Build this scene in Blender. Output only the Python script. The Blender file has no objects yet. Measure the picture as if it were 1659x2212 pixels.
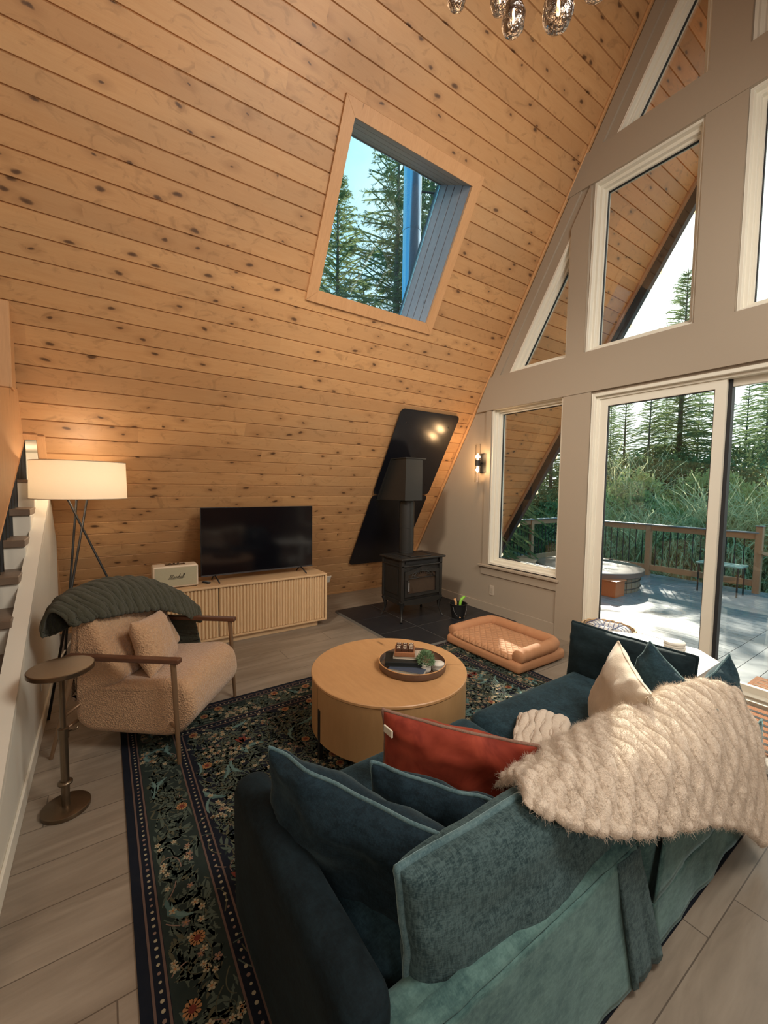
import bpy, math, random
from math import sin, cos, pi, sqrt, atan2, radians, floor, exp
from mathutils import Vector, Matrix, noise
from mathutils.geometry import tessellate_polygon
S = bpy.context.scene
COL = S.collection
W_, H_ = 1659, 2212
# ------------------------------------------------------------------ camera
CX, CY, CZ = 5.27016, -3.92964, 1.56036
YAW, PIT, ROLL, FPX = 0.5962, 0.0616, 0.0139, 893.57
fw = Vector((-cos(YAW)*cos(PIT), sin(YAW)*cos(PIT), -sin(PIT)))
r0 = fw.cross(Vector((0, 0, 1))).normalized(); u0 = r0.cross(fw)
rr = cos(ROLL)*r0 + sin(ROLL)*u0; uu = -sin(ROLL)*r0 + cos(ROLL)*u0
cam = bpy.data.cameras.new('camera'); cam.sensor_fit = 'VERTICAL'; cam.sensor_height = 36
cam.lens = FPX/H_*36; cam.clip_end = 300; cam.clip_start = .02
co = bpy.data.objects.new('camera', cam); COL.objects.link(co)
m4 = Matrix((rr, uu, -fw)).transposed().to_4x4(); m4.translation = Vector((CX, CY, CZ)); co.matrix_world = m4
S.camera = co
S.view_settings.view_transform = 'Standard'; S.view_settings.look = 'None'
S.view_settings.gamma = 1; S.view_settings.use_curve_mapping = False
S.view_settings.exposure = 0.50
# ------------------------------------------------------------------ sky and sun
wd = bpy.data.worlds.new('sky'); S.world = wd; wd.use_nodes = True
wn = wd.node_tree; wn.nodes.clear()
def _w(t, **k):
    n = wn.nodes.new(t)
    for a, b in k.items(): setattr(n, a, b)
    return n
wo = _w('ShaderNodeOutputWorld'); wb = _w('ShaderNodeBackground'); wb.inputs[1].default_value = 2.0
wt = _w('ShaderNodeTexCoord'); wm = _w('ShaderNodeMapping'); wm.inputs['Scale'].default_value = (2.2, 2.2, 4)
wz = _w('ShaderNodeTexNoise'); wz.inputs['Scale'].default_value = 1.2; wz.inputs['Detail'].default_value = 6
wr = _w('ShaderNodeValToRGB'); wr.color_ramp.elements[0].position = .46; wr.color_ramp.elements[1].position = .74
ws = _w('ShaderNodeSeparateXYZ')
wmx = _w('ShaderNodeMix', data_type='RGBA')
wmx.inputs[6].default_value = (0.045, 0.27, 0.46, 1); wmx.inputs[7].default_value = (0.20, 0.46, 0.50, 1)
wmy = _w('ShaderNodeMapRange'); wmy.inputs['From Min'].default_value = .25; wmy.inputs['From Max'].default_value = .8
wmz = _w('ShaderNodeMix', data_type='RGBA'); wmz.inputs[7].default_value = (.62, .67, .645, 1)
wn.links.new(wt.outputs['Generated'], wm.inputs[0]); wn.links.new(wm.outputs[0], wz.inputs[0])
wn.links.new(wz.outputs[0], wr.inputs[0]); wn.links.new(wr.outputs[0], wmx.inputs[0])
wn.links.new(wt.outputs['Generated'], ws.inputs[0]); wn.links.new(ws.outputs['Y'], wmy.inputs[0])
wn.links.new(wmy.outputs[0], wmz.inputs[0]); wn.links.new(wmx.outputs[2], wmz.inputs[6])
wn.links.new(wmz.outputs[2], wb.inputs[0]); wn.links.new(wb.outputs[0], wo.inputs[0])
def lamp(name, kind, loc, energy, color, size=None, rot=None, direction=None, sy=None):
    l = bpy.data.lights.new(name, kind); l.energy = energy; l.color = color
    if kind == 'AREA': l.shape = 'RECTANGLE'; l.size = size; l.size_y = sy or size
    elif kind == 'SUN': l.angle = size
    elif size is not None: l.shadow_soft_size = size
    o = bpy.data.objects.new(name, l); COL.objects.link(o); o.location = loc
    if direction: o.rotation_euler = Vector(direction).to_track_quat('-Z', 'Y').to_euler()
    return o
lamp('sun', 'SUN', (0, 0, 12), 7, (1, .92, .78), size=.01, direction=(.44, -.80, -.44))
lamp('right_high_fill', 'AREA', (5.62, -1.9, 3.55), 68, (1, .945, .85), size=1.2, sy=1.15, direction=(-.86, -.12, -.5))  # added fill lamp; the right slope has no skylight opening
lamp('right_side_fill', 'AREA', (6.75, -3.1, 2.0), 22, (1, .95, .88), size=1.2, sy=.8, direction=(-1, .25, -.3))  # unseen fill lamp added on the right; no window is built there
sp0 = bpy.data.lights.new('gable_fill_spot', 'SPOT'); sp0.energy = 330; sp0.color = (1, .90, .76); sp0.spot_size = radians(62); sp0.spot_blend = 1; sp0.shadow_soft_size = .25  # spot added to brighten the low part of the gable wall
sp1 = bpy.data.objects.new('gable_fill_spot', sp0); COL.objects.link(sp1); sp1.location = (3.6, -4.6, 3.9); sp1.rotation_euler = (Vector((1.9, 0, .75))-Vector((3.6, -4.6, 3.9))).to_track_quat('-Z', 'Y').to_euler()
lamp('rear_fill', 'AREA', (5.0, -5.6, 3.4), 24, (1, .86, .68), size=2.0, sy=1.4, direction=(-.25, .9, -.55))  # added fill behind the camera, aimed towards the gable wall

# ------------------------------------------------------------------ geometry helpers
class G:
    def __init__(s): s.v = []; s.f = []; s.m = []; s.uv = None
    def add(s, vs, fs, m=0):
        o = len(s.v); s.v += [tuple(p) for p in vs]; s.f += [tuple(i+o for i in f) for f in fs]; s.m += [m]*len(fs); return s
    def box(s, x0, x1, y0, y1, z0, z1, m=0, fn=None):
        p = [(x, y, z) for z in (z0, z1) for y in (y0, y1) for x in (x0, x1)]
        if fn: p = [fn(*q) for q in p]
        return s.add(p, [(0, 2, 3, 1), (4, 5, 7, 6), (0, 1, 5, 4), (2, 6, 7, 3), (0, 4, 6, 2), (1, 3, 7, 5)], m)
    def prism(s, loops, fn, a, b, m=0):
        # loops: outer + holes in 2D, fn(u,v,w)->3D, extruded w from a to b
        flat = [p for l in loops for p in l]
        tris = tessellate_polygon([[Vector((p[0], p[1], 0)) for p in l] for l in loops])
        n = len(flat)
        vs = [fn(p[0], p[1], a) for p in flat]+[fn(p[0], p[1], b) for p in flat]
        fs = [t for t in tris]+[tuple(i+n for i in reversed(t)) for t in tris]
        k = 0
        for l in loops:
            for i in range(len(l)):
                j = (i+1) % len(l); fs.append((k+i, k+j, k+j+n, k+i+n))
            k += len(l)
        return s.add(vs, fs, m)
    def tube(s, pts, r, n=10, m=0, close=False, cap=True):
        pts = [Vector(p) for p in pts]; N = len(pts)
        rs = r if isinstance(r, (list, tuple)) else [r]*N
        vs = []; up = None
        for i, p in enumerate(pts):
            a = pts[(i-1) % N] if (close or i > 0) else p; b = pts[(i+1) % N] if (close or i < N-1) else p
            t = (b-a).normalized()
            if up is None: up = t.orthogonal().normalized()
            up = (up-t*up.dot(t)); up = up.normalized() if up.length > 1e-6 else t.orthogonal().normalized()
            q = t.cross(up)
            for k in range(n):
                c = 2*pi*k/n; vs.append(p+(up*cos(c)+q*sin(c))*rs[i])
        fs = []
        for i in range(N if close else N-1):
            j = (i+1) % N
            for k in range(n):
                l = (k+1) % n; fs.append((i*n+k, i*n+l, j*n+l, j*n+k))
        if cap and not close: fs += [tuple(reversed(range(n))), tuple((N-1)*n+k for k in range(n))]
        return s.add(vs, fs, m)
    def lathe(s, prof, c=(0, 0, 0), n=32, m=0, fn=None, a0=0, a1=2*pi):
        vs = []; full = abs(a1-a0-2*pi) < 1e-6; k = n if full else n+1
        for (r, z) in prof:
            for i in range(k):
                a = a0+(a1-a0)*i/n; p = (c[0]+r*cos(a), c[1]+r*sin(a), c[2]+z); vs.append(fn(*p) if fn else p)
        fs = []
        for j in range(len(prof)-1):
            for i in range(n):
                l = (i+1) % k; fs.append((j*k+i, j*k+l, (j+1)*k+l, (j+1)*k+i))
        return s.add(vs, fs, m)
    def grid(s, P, m=0, closeu=False):
        # P rows of points
        R = len(P); Cn = len(P[0]); vs = [p for row in P for p in row]; fs = []
        for i in range(R-1):
            for j in range(Cn if closeu else Cn-1):
                l = (j+1) % Cn; fs.append((i*Cn+j, i*Cn+l, (i+1)*Cn+l, (i+1)*Cn+j))
        return s.add(vs, fs, m)
def rootof(o):
    while o.parent: o = o.parent
    return o
def build(g, name, mats, parent=None, loc=None, smooth=False, bevel=0, seg=3, sub=0, solid=0, local=False, auto=None):
    if not isinstance(mats, (list, tuple)): mats = [mats]
    if parent is not None:
        r = rootof(parent); off = Vector((0, 0, 0)) if (local or r.get('_local')) else Vector(r.location)
        if r.get('_rotated'): off = Vector((0, 0, 0))
    else:
        if loc is None:
            xs = [p[0] for p in g.v]; ys = [p[1] for p in g.v]; zs = [p[2] for p in g.v]
            loc = ((min(xs)+max(xs))/2, (min(ys)+max(ys))/2, min(zs))
        off = Vector(loc)
    me = bpy.data.meshes.new(name)
    me.from_pydata([(p[0]-off[0], p[1]-off[1], p[2]-off[2]) for p in g.v], [], g.f)
    for m in mats: me.materials.append(m)
    if len(mats) > 1: me.polygons.foreach_set('material_index', g.m)
    if g.uv:
        ul = me.uv_layers.new(name='UVMap')
        for lp in me.loops: ul.data[lp.index].uv = g.uv[lp.vertex_index]
    me.validate()
    if smooth: me.polygons.foreach_set('use_smooth', [True]*len(me.polygons))
    me.update()
    o = bpy.data.objects.new(name, me); COL.objects.link(o)
    if parent is not None: o.parent = parent
    else: o.location = off
    if bevel:
        b = o.modifiers.new('bevel', 'BEVEL'); b.width = bevel; b.segments = seg; b.limit_method = 'ANGLE'; b.angle_limit = radians(35)
        b.harden_normals = False
        if not smooth and seg > 1: me.polygons.foreach_set('use_smooth', [True]*len(me.polygons)); o.modifiers.new('wn', 'WEIGHTED_NORMAL')
    if solid: sd = o.modifiers.new('solid', 'SOLIDIFY'); sd.thickness = solid
    if sub: sb = o.modifiers.new('sub', 'SUBSURF'); sb.levels = sub; sb.render_levels = sub
    if auto:
        e = o.modifiers.new('edge', 'EDGE_SPLIT'); e.split_angle = radians(auto)
    return o
def thing(name, label, cat, loc=(0, 0, 0), rz=None, group=None):
    o = bpy.data.objects.new(name, None); COL.objects.link(o); o.location = loc; o.empty_display_size = .1
    if rz is not None: o.rotation_euler = (0, 0, rz); o['_rotated'] = 1
    o['label'] = label; o['category'] = cat
    if group: o['group'] = group
    return o
def tag(o, label, cat, group=None, kind=None):
    o['label'] = label; o['category'] = cat
    if group: o['group'] = group
    if kind: o['kind'] = kind
    return o
def struct(o): o['kind'] = 'structure'; return o
def copy_tree(o, parent=None):
    c = o.copy(); COL.objects.link(c); c.parent = parent
    for ch in list(o.children): copy_tree(ch, c)
    return c
# ------------------------------------------------------------------ materials
class N:
    def __init__(s, name):
        s.m = bpy.data.materials.new(name); s.m.use_nodes = True; s.t = s.m.node_tree; s.t.nodes.clear()
        s.out = s.t.nodes.new('ShaderNodeOutputMaterial'); s.b = s.t.nodes.new('ShaderNodeBsdfPrincipled'); s.t.links.new(s.b.outputs[0], s.out.inputs[0])
    def n(s, t, ins=None, **k):
        x = s.t.nodes.new(t)
        for a, b in k.items(): setattr(x, a, b)
        for a, b in (ins or {}).items(): s.put(x.inputs[a], b)
        return x
    def put(s, sock, v):
        if isinstance(v, bpy.types.NodeSocket): s.t.links.new(v, sock)
        elif isinstance(v, bpy.types.Node): s.t.links.new(v.outputs[0], sock)
        else:
            if isinstance(v, (tuple, list)) and len(v) == 3 and sock.type == 'RGBA': v = (*v, 1)
            sock.default_value = v
    def math(s, op, a, b=0.0, c=0.0): return s.n('ShaderNodeMath', {0: a, 1: b, 2: c}, operation=op).outputs[0]
    def mix(s, f, a, b, mode='MIX'):
        x = s.n('ShaderNodeMix', {0: f, 6: a, 7: b}, data_type='RGBA', blend_type=mode); return x.outputs[2]
    def noise(s, vec, scale, detail=3, rough=.5, dist=0): 
        x = s.n('ShaderNodeTexNoise', {'Scale': scale, 'Detail': detail, 'Roughness': rough, 'Distortion': dist}); 
        if vec is not None: s.put(x.inputs['Vector'], vec)
        return x.outputs[0]
    def ramp(s, f, stops):
        x = s.n('ShaderNodeValToRGB', {0: f}); e = x.color_ramp.elements
        while len(e) > len(stops): e.remove(e[-1])
        while len(e) < len(stops): e.new(.5)
        for i, (p, c) in enumerate(stops): e[i].position = p; e[i].color = (*c, 1) if len(c) == 3 else c
        return x.outputs[0]
    def map(s, vec, sc, loc=(0, 0, 0)):
        return s.n('ShaderNodeMapping', {0: vec, 'Scale': sc, 'Location': loc}).outputs[0]
    def obj(s): return s.n('ShaderNodeTexCoord').outputs['Object']
    def geo(s): return s.n('ShaderNodeNewGeometry').outputs['Position']
    def bump(s, h, st, dist=.01): s.put(s.b.inputs['Normal'], s.n('ShaderNodeBump', {'Height': h, 'Strength': st, 'Distance': dist}))
    def set(s, **k):
        for a, b in k.items(): s.put(s.b.inputs[a.replace('_', ' ')], b)
        return s
def plain(name, c, rough=.5, metal=0, c2=None, nsc=8, bsc=0, bst=.2, bd=.01, emit=None, est=0, spec=.5, sheen=0, coat=0):
    k = N(name); col = c
    if c2 is not None: col = k.mix(k.noise(k.obj(), nsc, 4), c, c2)
    k.set(Base_Color=col, Roughness=rough, Metallic=metal)
    k.b.inputs['Specular IOR Level'].default_value = spec
    if sheen: k.b.inputs['Sheen Weight'].default_value = sheen; k.b.inputs['Sheen Roughness'].default_value = .4
    if coat: k.b.inputs['Coat Weight'].default_value = coat
    if bsc: k.bump(k.noise(k.obj(), bsc, 3), bst, bd)
    if emit: k.set(Emission_Color=emit, Emission_Strength=est)
    return k.m
def wood(name, c1, c2, axis=(1, 1, 1), scale=6, rough=.5, bst=.08, knots=False, vec='obj'):
    # grain stretched: axis = scale per axis (small along the grain)
    k = N(name); v = k.obj() if vec == 'obj' else k.geo()
    p = k.map(v, axis)
    d = k.noise(p, scale, 5, .6, 1.2); f = k.noise(p, scale*7, 3, .6)
    col = k.mix(d, c1, c2); dark = tuple(x*.72 for x in c1)
    col = k.mix(k.math('MULTIPLY', k.math('SUBTRACT', f, .35), .7), col, dark)
    if knots:
        vo = k.n('ShaderNodeTexVoronoi', {'Vector': k.map(v, tuple(max(a, .35) for a in axis)), 'Scale': 3.0})
        kn = k.ramp(vo.outputs['Distance'], [(0, (1, 1, 1)), (.09, (0, 0, 0))])
        col = k.mix(kn, col, tuple(x*.35 for x in c1))
    k.set(Base_Color=col, Roughness=rough); k.bump(f, bst, .004); return k.m
def pine(nm='pine_boards', A1=(.53, .262, .098), A2=(.70, .41, .19), gs=.30):
    k = N(nm); uv = k.n('ShaderNodeUVMap').outputs[0]
    sp = k.n('ShaderNodeSeparateXYZ', {0: uv}); u, v = sp.outputs[0], sp.outputs[1]
    b = k.math('FLOOR', k.math('DIVIDE', k.math('SUBTRACT', v, .0365), .1365))
    # length pieces per board
    h1 = k.n('ShaderNodeTexWhiteNoise', {'W': b}, noise_dimensions='1D')
    seg = k.math('FLOOR', k.math('ADD', k.math('DIVIDE', u, 3.6), k.math('MULTIPLY', h1.outputs[0], 7)))
    wn2 = k.n('ShaderNodeTexWhiteNoise', {'Vector': k.n('ShaderNodeCombineXYZ', {0: b, 1: seg})}, noise_dimensions='2D')
    rnd = wn2.outputs[0]
    vec = k.n('ShaderNodeCombineXYZ', {0: k.math('MULTIPLY', u, 1.0), 1: k.math('ADD', k.math('MULTIPLY', v, 9), k.math('MULTIPLY', b, 3.7)), 2: k.math('MULTIPLY', rnd, 11)}).outputs[0]
    grain = k.noise(vec, 2.2, 6, .62, 1.4)
    fine = k.noise(k.map(vec, (3, 14, 1)), 3, 3, .6, .3)
    # knots: voronoi in board space, squashed
    kv = k.n('ShaderNodeCombineXYZ', {0: k.math('ADD', u, k.math('MULTIPLY', rnd, 5)), 1: k.math('MULTIPLY', v, 1.0), 2: 0.0}).outputs[0]
    kd = k.n('ShaderNodeTexNoise', {'Vector': kv, 'Scale': 9.0, 'Detail': 2.0})
    kv2 = k.n('ShaderNodeVectorMath', {0: kv, 1: k.n('ShaderNodeVectorMath', {0: kd.outputs[1], 'Scale': .05}, operation='SCALE')}, operation='ADD').outputs[0]
    vo = k.n('ShaderNodeTexVoronoi', {'Vector': k.map(kv2, (3.4, 7.3, 1)), 'Scale': 1.0, 'Randomness': 1.0}, voronoi_dimensions='2D')
    gate = k.n('ShaderNodeTexWhiteNoise', {'Vector': vo.outputs['Position']}, noise_dimensions='3D').outputs[0]
    on = k.math('GREATER_THAN', gate, .42)
    knot = k.math('MULTIPLY', k.ramp(k.math('DIVIDE', vo.outputs['Distance'], k.math('ADD', k.math('MULTIPLY', gate, 1.7), -.25)), [(0, (1, 1, 1)), (.05, (.8, .8, .8)), (.085, (0, 0, 0))]), on)
    halo = k.math('MULTIPLY', k.ramp(vo.outputs['Distance'], [(0, (1, 1, 1)), (.28, (0, 0, 0))]), on)
    flame = k.math('MULTIPLY', k.ramp(k.noise(k.map(vec, (2.6, .42, 1)), 2.0, 3, .6, 2.2), [(.56, (0, 0, 0)), (.70, (1, 1, 1))]), .42)
    c = k.mix(grain, A1, A2)
    c = k.mix(k.math('MULTIPLY', rnd, .6), c, (.40, .205, .088))
    grey = k.ramp(k.noise(k.map(k.n('ShaderNodeCombineXYZ', {0: u, 1: v, 2: 0.0}).outputs[0], (.5, .9, 1)), 1.6, 3, .5), [(.46, (0, 0, 0)), (.66, (1, 1, 1))])
    c = k.mix(k.math('MULTIPLY', grey, gs), c, (.40, .27, .15))
    c = k.mix(k.math('MULTIPLY', k.math('SUBTRACT', fine, .38), .42), c, (.30, .145, .05))
    c = k.mix(flame, c, (.25, .125, .048))
    c = k.mix(k.math('MULTIPLY', halo, .55), c, (.27, .12, .042))
    c = k.mix(knot, c, (.085, .038, .016))
    k.set(Base_Color=c, Roughness=.5); k.bump(fine, .06, .003); return k.m
def floor_mat():
    k = N('floor_planks'); sp = k.n('ShaderNodeSeparateXYZ', {0: k.geo()}); x, y = sp.outputs[0], sp.outputs[1]
    fx = k.math('DIVIDE', k.math('SUBTRACT', x, 4.80), .232); b = k.math('FLOOR', fx); ex = k.math('SUBTRACT', fx, b)
    h = k.n('ShaderNodeTexWhiteNoise', {'W': b}, noise_dimensions='1D').outputs[0]
    fy = k.math('ADD', k.math('DIVIDE', k.math('ADD', y, 1.965), 1.52), k.math('MULTIPLY', h, k.math('GREATER_THAN', k.math('ABSOLUTE', b), .5)))
    s_ = k.math('FLOOR', fy); ey = k.math('SUBTRACT', fy, s_)
    rnd = k.n('ShaderNodeTexWhiteNoise', {'Vector': k.n('ShaderNodeCombineXYZ', {0: b, 1: s_})}, noise_dimensions='2D').outputs[0]
    gx = k.math('LESS_THAN', k.math('MINIMUM', ex, k.math('SUBTRACT', 1.0, ex)), .009)
    gy = k.math('LESS_THAN', k.math('MINIMUM', ey, k.math('SUBTRACT', 1.0, ey)), .0016)
    gap = k.math('MAXIMUM', gx, gy)
    vec = k.n('ShaderNodeCombineXYZ', {0: k.math('ADD', k.math('MULTIPLY', x, 7), k.math('MULTIPLY', rnd, 30)), 1: k.math('MULTIPLY', y, 1.1), 2: k.math('MULTIPLY', rnd, 9)}).outputs[0]
    g = k.noise(vec, 1.1, 6, .6, 1.1); f = k.noise(vec, 9, 4, .6)
    c = k.mix(k.ramp(g, [(.32, (0, 0, 0)), (.68, (1, 1, 1))]), (.175, .140, .105), (.30, .25, .195))
    c = k.mix(k.math('MULTIPLY', rnd, .35), c, (.24, .195, .148))
    c = k.mix(k.math('MULTIPLY', k.math('SUBTRACT', f, .4), .5), c, (.14, .108, .08))
    c = k.mix(k.math('MULTIPLY', gap, .75), c, (.05, .035, .025))
    k.set(Base_Color=c, Roughness=.40); k.bump(k.math('SUBTRACT', f, k.math('MULTIPLY', gap, 3)), .12, .003); return k.m
def chenille(name, c, light, weave=1.0, sheen=.5, patch=.5):
    k = N(name); o = k.obj()
    p = k.noise(o, 5, 5, .65, .6); q = k.noise(k.map(o, (1, 1, 3)), 26, 4, .7)
    th = k.noise(k.map(o, (60, 300, 60)), 1, 2); tv = k.noise(k.map(o, (300, 60, 60)), 1, 2); tz = k.noise(k.map(o, (90, 90, 420)), 1, 2)
    w = k.math('MULTIPLY', k.math('ADD', k.math('ADD', th, tv), tz), .333)
    f = k.math('ADD', k.math('MULTIPLY', k.ramp(p, [(.38, (0, 0, 0)), (.66, (1, 1, 1))]), patch), k.math('MULTIPLY', k.ramp(q, [(.42, (0, 0, 0)), (.62, (1, 1, 1))]), .35))
    f = k.math('ADD', f, k.math('MULTIPLY', k.ramp(w, [(.44, (0, 0, 0)), (.60, (1, 1, 1))]), .45*weave))
    k.set(Base_Color=k.mix(k.math('MINIMUM', f, 1.0), c, light), Roughness=.85)
    k.b.inputs['Sheen Weight'].default_value = sheen; k.b.inputs['Sheen Roughness'].default_value = .45
    k.put(k.b.inputs['Sheen Tint'], (.6, .85, .88)); k.b.inputs['Specular IOR Level'].default_value = .2
    k.bump(w, .35*weave, .004); return k.m
def boucle(name, c1, c2, sc=160):
    k = N(name); o = k.obj(); vo = k.n('ShaderNodeTexVoronoi', {'Vector': o, 'Scale': float(sc)}); nz = k.noise(o, sc*.6, 4)
    k.set(Base_Color=k.mix(nz, c1, c2), Roughness=.95); k.b.inputs['Sheen Weight'].default_value = .35; k.b.inputs['Specular IOR Level'].default_value = .15
    k.bump(k.math('ADD', vo.outputs['Distance'], nz), .9, .006); return k.m
def fur(name, c1, c2, sheen=.5):
    k = N(name); o = k.obj(); a = k.noise(k.map(o, (1, 1, .5)), 190, 4, .7, .5); b = k.noise(o, 34, 4, .6)
    k.set(Base_Color=k.mix(k.math('MULTIPLY', k.math('ADD', a, b), .5), c1, c2), Roughness=.95)
    k.b.inputs['Sheen Weight'].default_value = sheen; k.b.inputs['Sheen Roughness'].default_value = .6; k.b.inputs['Specular IOR Level'].default_value = .1
    k.bump(k.math('ADD', k.math('MULTIPLY', b, 1.5), a), .8, .008); return k.m
def glass(name, tint=(1, 1, 1), refl=.06, rough=0.0):
    k = N(name); t = k.t; t.nodes.remove(k.b)
    tr = k.n('ShaderNodeBsdfTransparent', {0: (*tint, 1)}); gl = k.n('ShaderNodeBsdfGlossy', {0: (1, 1, 1, 1), 'Roughness': rough})
    fr = k.n('ShaderNodeFresnel', {'IOR': 1.35}); f = k.math('ADD', k.math('MULTIPLY', fr.outputs[0], .8), refl-.03)
    mx = k.n('ShaderNodeMixShader', {0: k.math('MAXIMUM', f, 0.0)}); t.links.new(tr.outputs[0], mx.inputs[1]); t.links.new(gl.outputs[0], mx.inputs[2]); t.links.new(mx.outputs[0], k.out.inputs[0]); return k.m
M = dict(
 tealarm_shade=chenille('teal_arm_shaded', (.001, .0042, .0062), (.007, .017, .023), .6, .03, .5), tealface_shade=chenille('teal_shaded_face', (.0015, .006, .010), (.012, .030, .044), .8, .14, .4),  # darker teal copies: shade put into the arm and pillow-face colour
 pine=pine(), floor=floor_mat(),
 paint=plain('wall_paint', (.36, .295, .222), .6, bsc=120, bst=.05, c2=(.35, .285, .213), nsc=2),
 trimwhite=plain('white_trim', (.72, .68, .58), .45),
 white_wall=plain('white_wall', (.66, .62, .53), .6),
 pinetrim=wood('pine_trim', (.55, .28, .11), (.66, .37, .17), (1, .35, 1), 5, .5),
 pinetrim_s=wood('pine_trim_grain_up', (.53, .27, .11), (.66, .37, .18), (1.6, 6, .5), 3, .5, knots=True),
 reveal=wood('greybrown_reveal', (.30, .22, .16), (.42, .32, .24), (1, .3, 1), 6, .5, knots=True),  # darker and greyer than the wall pine
 revealgrey=wood('grey_reveal_boards', (.30, .30, .33), (.42, .42, .46), (1, 6, 1), 3, .45, knots=True),
 glass=glass('window_glass', (.97, .99, .98)),
 black=plain('black_metal', (.008, .008, .008), .5, 0), blackgloss=plain('black_enamel', (.006, .0065, .010), .22, 0, bsc=260, bst=.12, bd=.002, spec=.6),
 blackrub=plain('dark_gasket', (.01, .01, .012), .6),
 iron=plain('cast_iron', (.019, .018, .016), .42, .3, c2=(.030, .027, .024), nsc=6, bsc=150, bst=.12, bd=.002),
 ironpipe=plain('stove_pipe', (.022, .021, .019), .42, .2), slate=None,
 oak=wood('light_oak', (.62, .41, .215), (.72, .51, .30), (1, 1, .18), 9, .5),
 oakh=wood('light_oak_lengthwise', (.55, .35, .18), (.66, .45, .26), (1, .15, 1), 9, .45),
 tabletop=wood('oak_veneer_top', (.46, .24, .098), (.58, .325, .145), (.5, 2.0, 1), 3.0, .42, knots=True),
 tableside=wood('oak_veneer_side', (.36, .20, .082), (.46, .27, .12), (1, 1, .2), 5, .45),
 walnut=wood('walnut', (.075, .030, .016), (.14, .06, .032), (.25, .25, 1), 12, .35),
 bronzewood=plain('bronze_leg', (.26, .16, .09), .38, .5),
 brass=plain('aged_brass', (.21, .155, .10), .33, .9, c2=(.13, .095, .065), nsc=5),
 screen=plain('screen', (.004, .004, .006), .10, spec=.55), darkgrey=plain('dark_plastic', (.02, .02, .022), .4),
 cream=plain('cream_vinyl', (.66, .55, .42), .55, bsc=300, bst=.1, bd=.001), grille=plain('woven_grille', (.42, .38, .25), .8, c2=(.34, .30, .20), nsc=200, bsc=700, bst=.4, bd=.001),
 goldink=plain('script_ink', (.05, .035, .02), .4, .3), whiteplast=plain('white_plastic', (.75, .72, .64), .4),
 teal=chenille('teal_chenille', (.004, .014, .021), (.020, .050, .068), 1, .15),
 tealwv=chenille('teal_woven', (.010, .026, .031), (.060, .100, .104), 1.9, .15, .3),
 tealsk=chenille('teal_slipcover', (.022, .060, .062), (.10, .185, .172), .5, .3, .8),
 tealdk_shade=chenille('shaded_teal_velvet', (.003, .009, .012), (.012, .026, .032), .3, .1, .5),  # bolster's backlit shade put into this colour; sofa base shares it
 tealpipe=chenille('teal_piping', (.04, .085, .10), (.12, .19, .20), 1, .5, .3),
 rust=N('rust_velvet'), rustpipe=plain('rope_piping', (.30, .19, .13), .8, c2=(.16, .07, .05), nsc=160, bsc=300, bst=.6, bd=.003),
 ivory=plain('ivory_cotton', (.60, .50, .38), .9, c2=(.50, .40, .30), nsc=40, bsc=260, bst=.35, bd=.003, sheen=.3), 
 boucle=boucle('tan_boucle', (.38, .215, .112), (.60, .385, .225), 120),
 furcream=fur('cream_fur', (.68, .54, .41), (.84, .73, .60), .25), furgreen=fur('olive_fur', (.036, .036, .022), (.092, .090, .060), .12),
 shade=None, bulb=plain('lit_bulb', (1, .8, .5), .3, emit=(1, .72, .44), est=12), filament=plain('lit_filament', (1, .8, .5), .3, emit=(1, .62, .30), est=26),
 clearglass=glass('clear_glass', (.99, .97, .94), .08), smoke=None,
 bedfab=plain('tan_canvas', (.46, .22, .105), .85, c2=(.38, .175, .08), nsc=14, bsc=240, bst=.3, bd=.002), 
 towel=plain('towel_white', (.66, .64, .62), .95, bsc=200, bst=.6, bd=.004), towelb=plain('towel_blue_stripe', (.10, .14, .28), .95), wicker=None,
 whitetop=wood('whitewashed_top', (.50, .47, .44), (.62, .60, .57), (3, .4, 1), 6, .4), ceramic=plain('ceramic', (.70, .66, .58), .35, c2=(.6, .56, .5), nsc=20),
 deck=None, cedar=wood('cedar', (.42, .20, .10), (.54, .28, .15), (1, 1, .3), 6, .6, knots=True), cedarh=wood('cedar_lengthwise', (.44, .21, .105), (.56, .29, .155), (.2, 1, 1), 6, .6, knots=True),
 capmetal=plain('grey_rail_cap', (.22, .24, .25), .4), orangewood=wood('stained_step', (.42, .10, .03), (.55, .17, .05), (1, 1, .25), 8, .45),
 tubwood=wood('tub_staves', (.20, .14, .09), (.32, .23, .15), (1, 1, .2), 8, .7), lid=plain('tub_lid_leather', (.16, .10, .075), .35, c2=(.20, .13, .10), nsc=6),
 coir=plain('coir', (.42, .17, .07), .95, c2=(.26, .10, .04), nsc=60, bsc=160, bst=.8, bd=.01), soil=plain('forest_floor', (.09, .10, .045), .9, c2=(.16, .17, .07), nsc=1.2, bsc=30, bst=.8, bd=.05),
 barkm=plain('bark', (.10, .07, .05), .9, c2=(.17, .13, .09), nsc=20), paper=plain('paper', (.66, .60, .48), .8), roofdark=plain('dark_roof', (.03, .03, .035), .6),
 bluepipe=plain('galvanised_pipe', (.30, .42, .55), .18, .9), stairtread=wood('stair_tread', (.13, .085, .055), (.20, .14, .095), (1, .3, 1), 8, .45),
)
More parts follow.
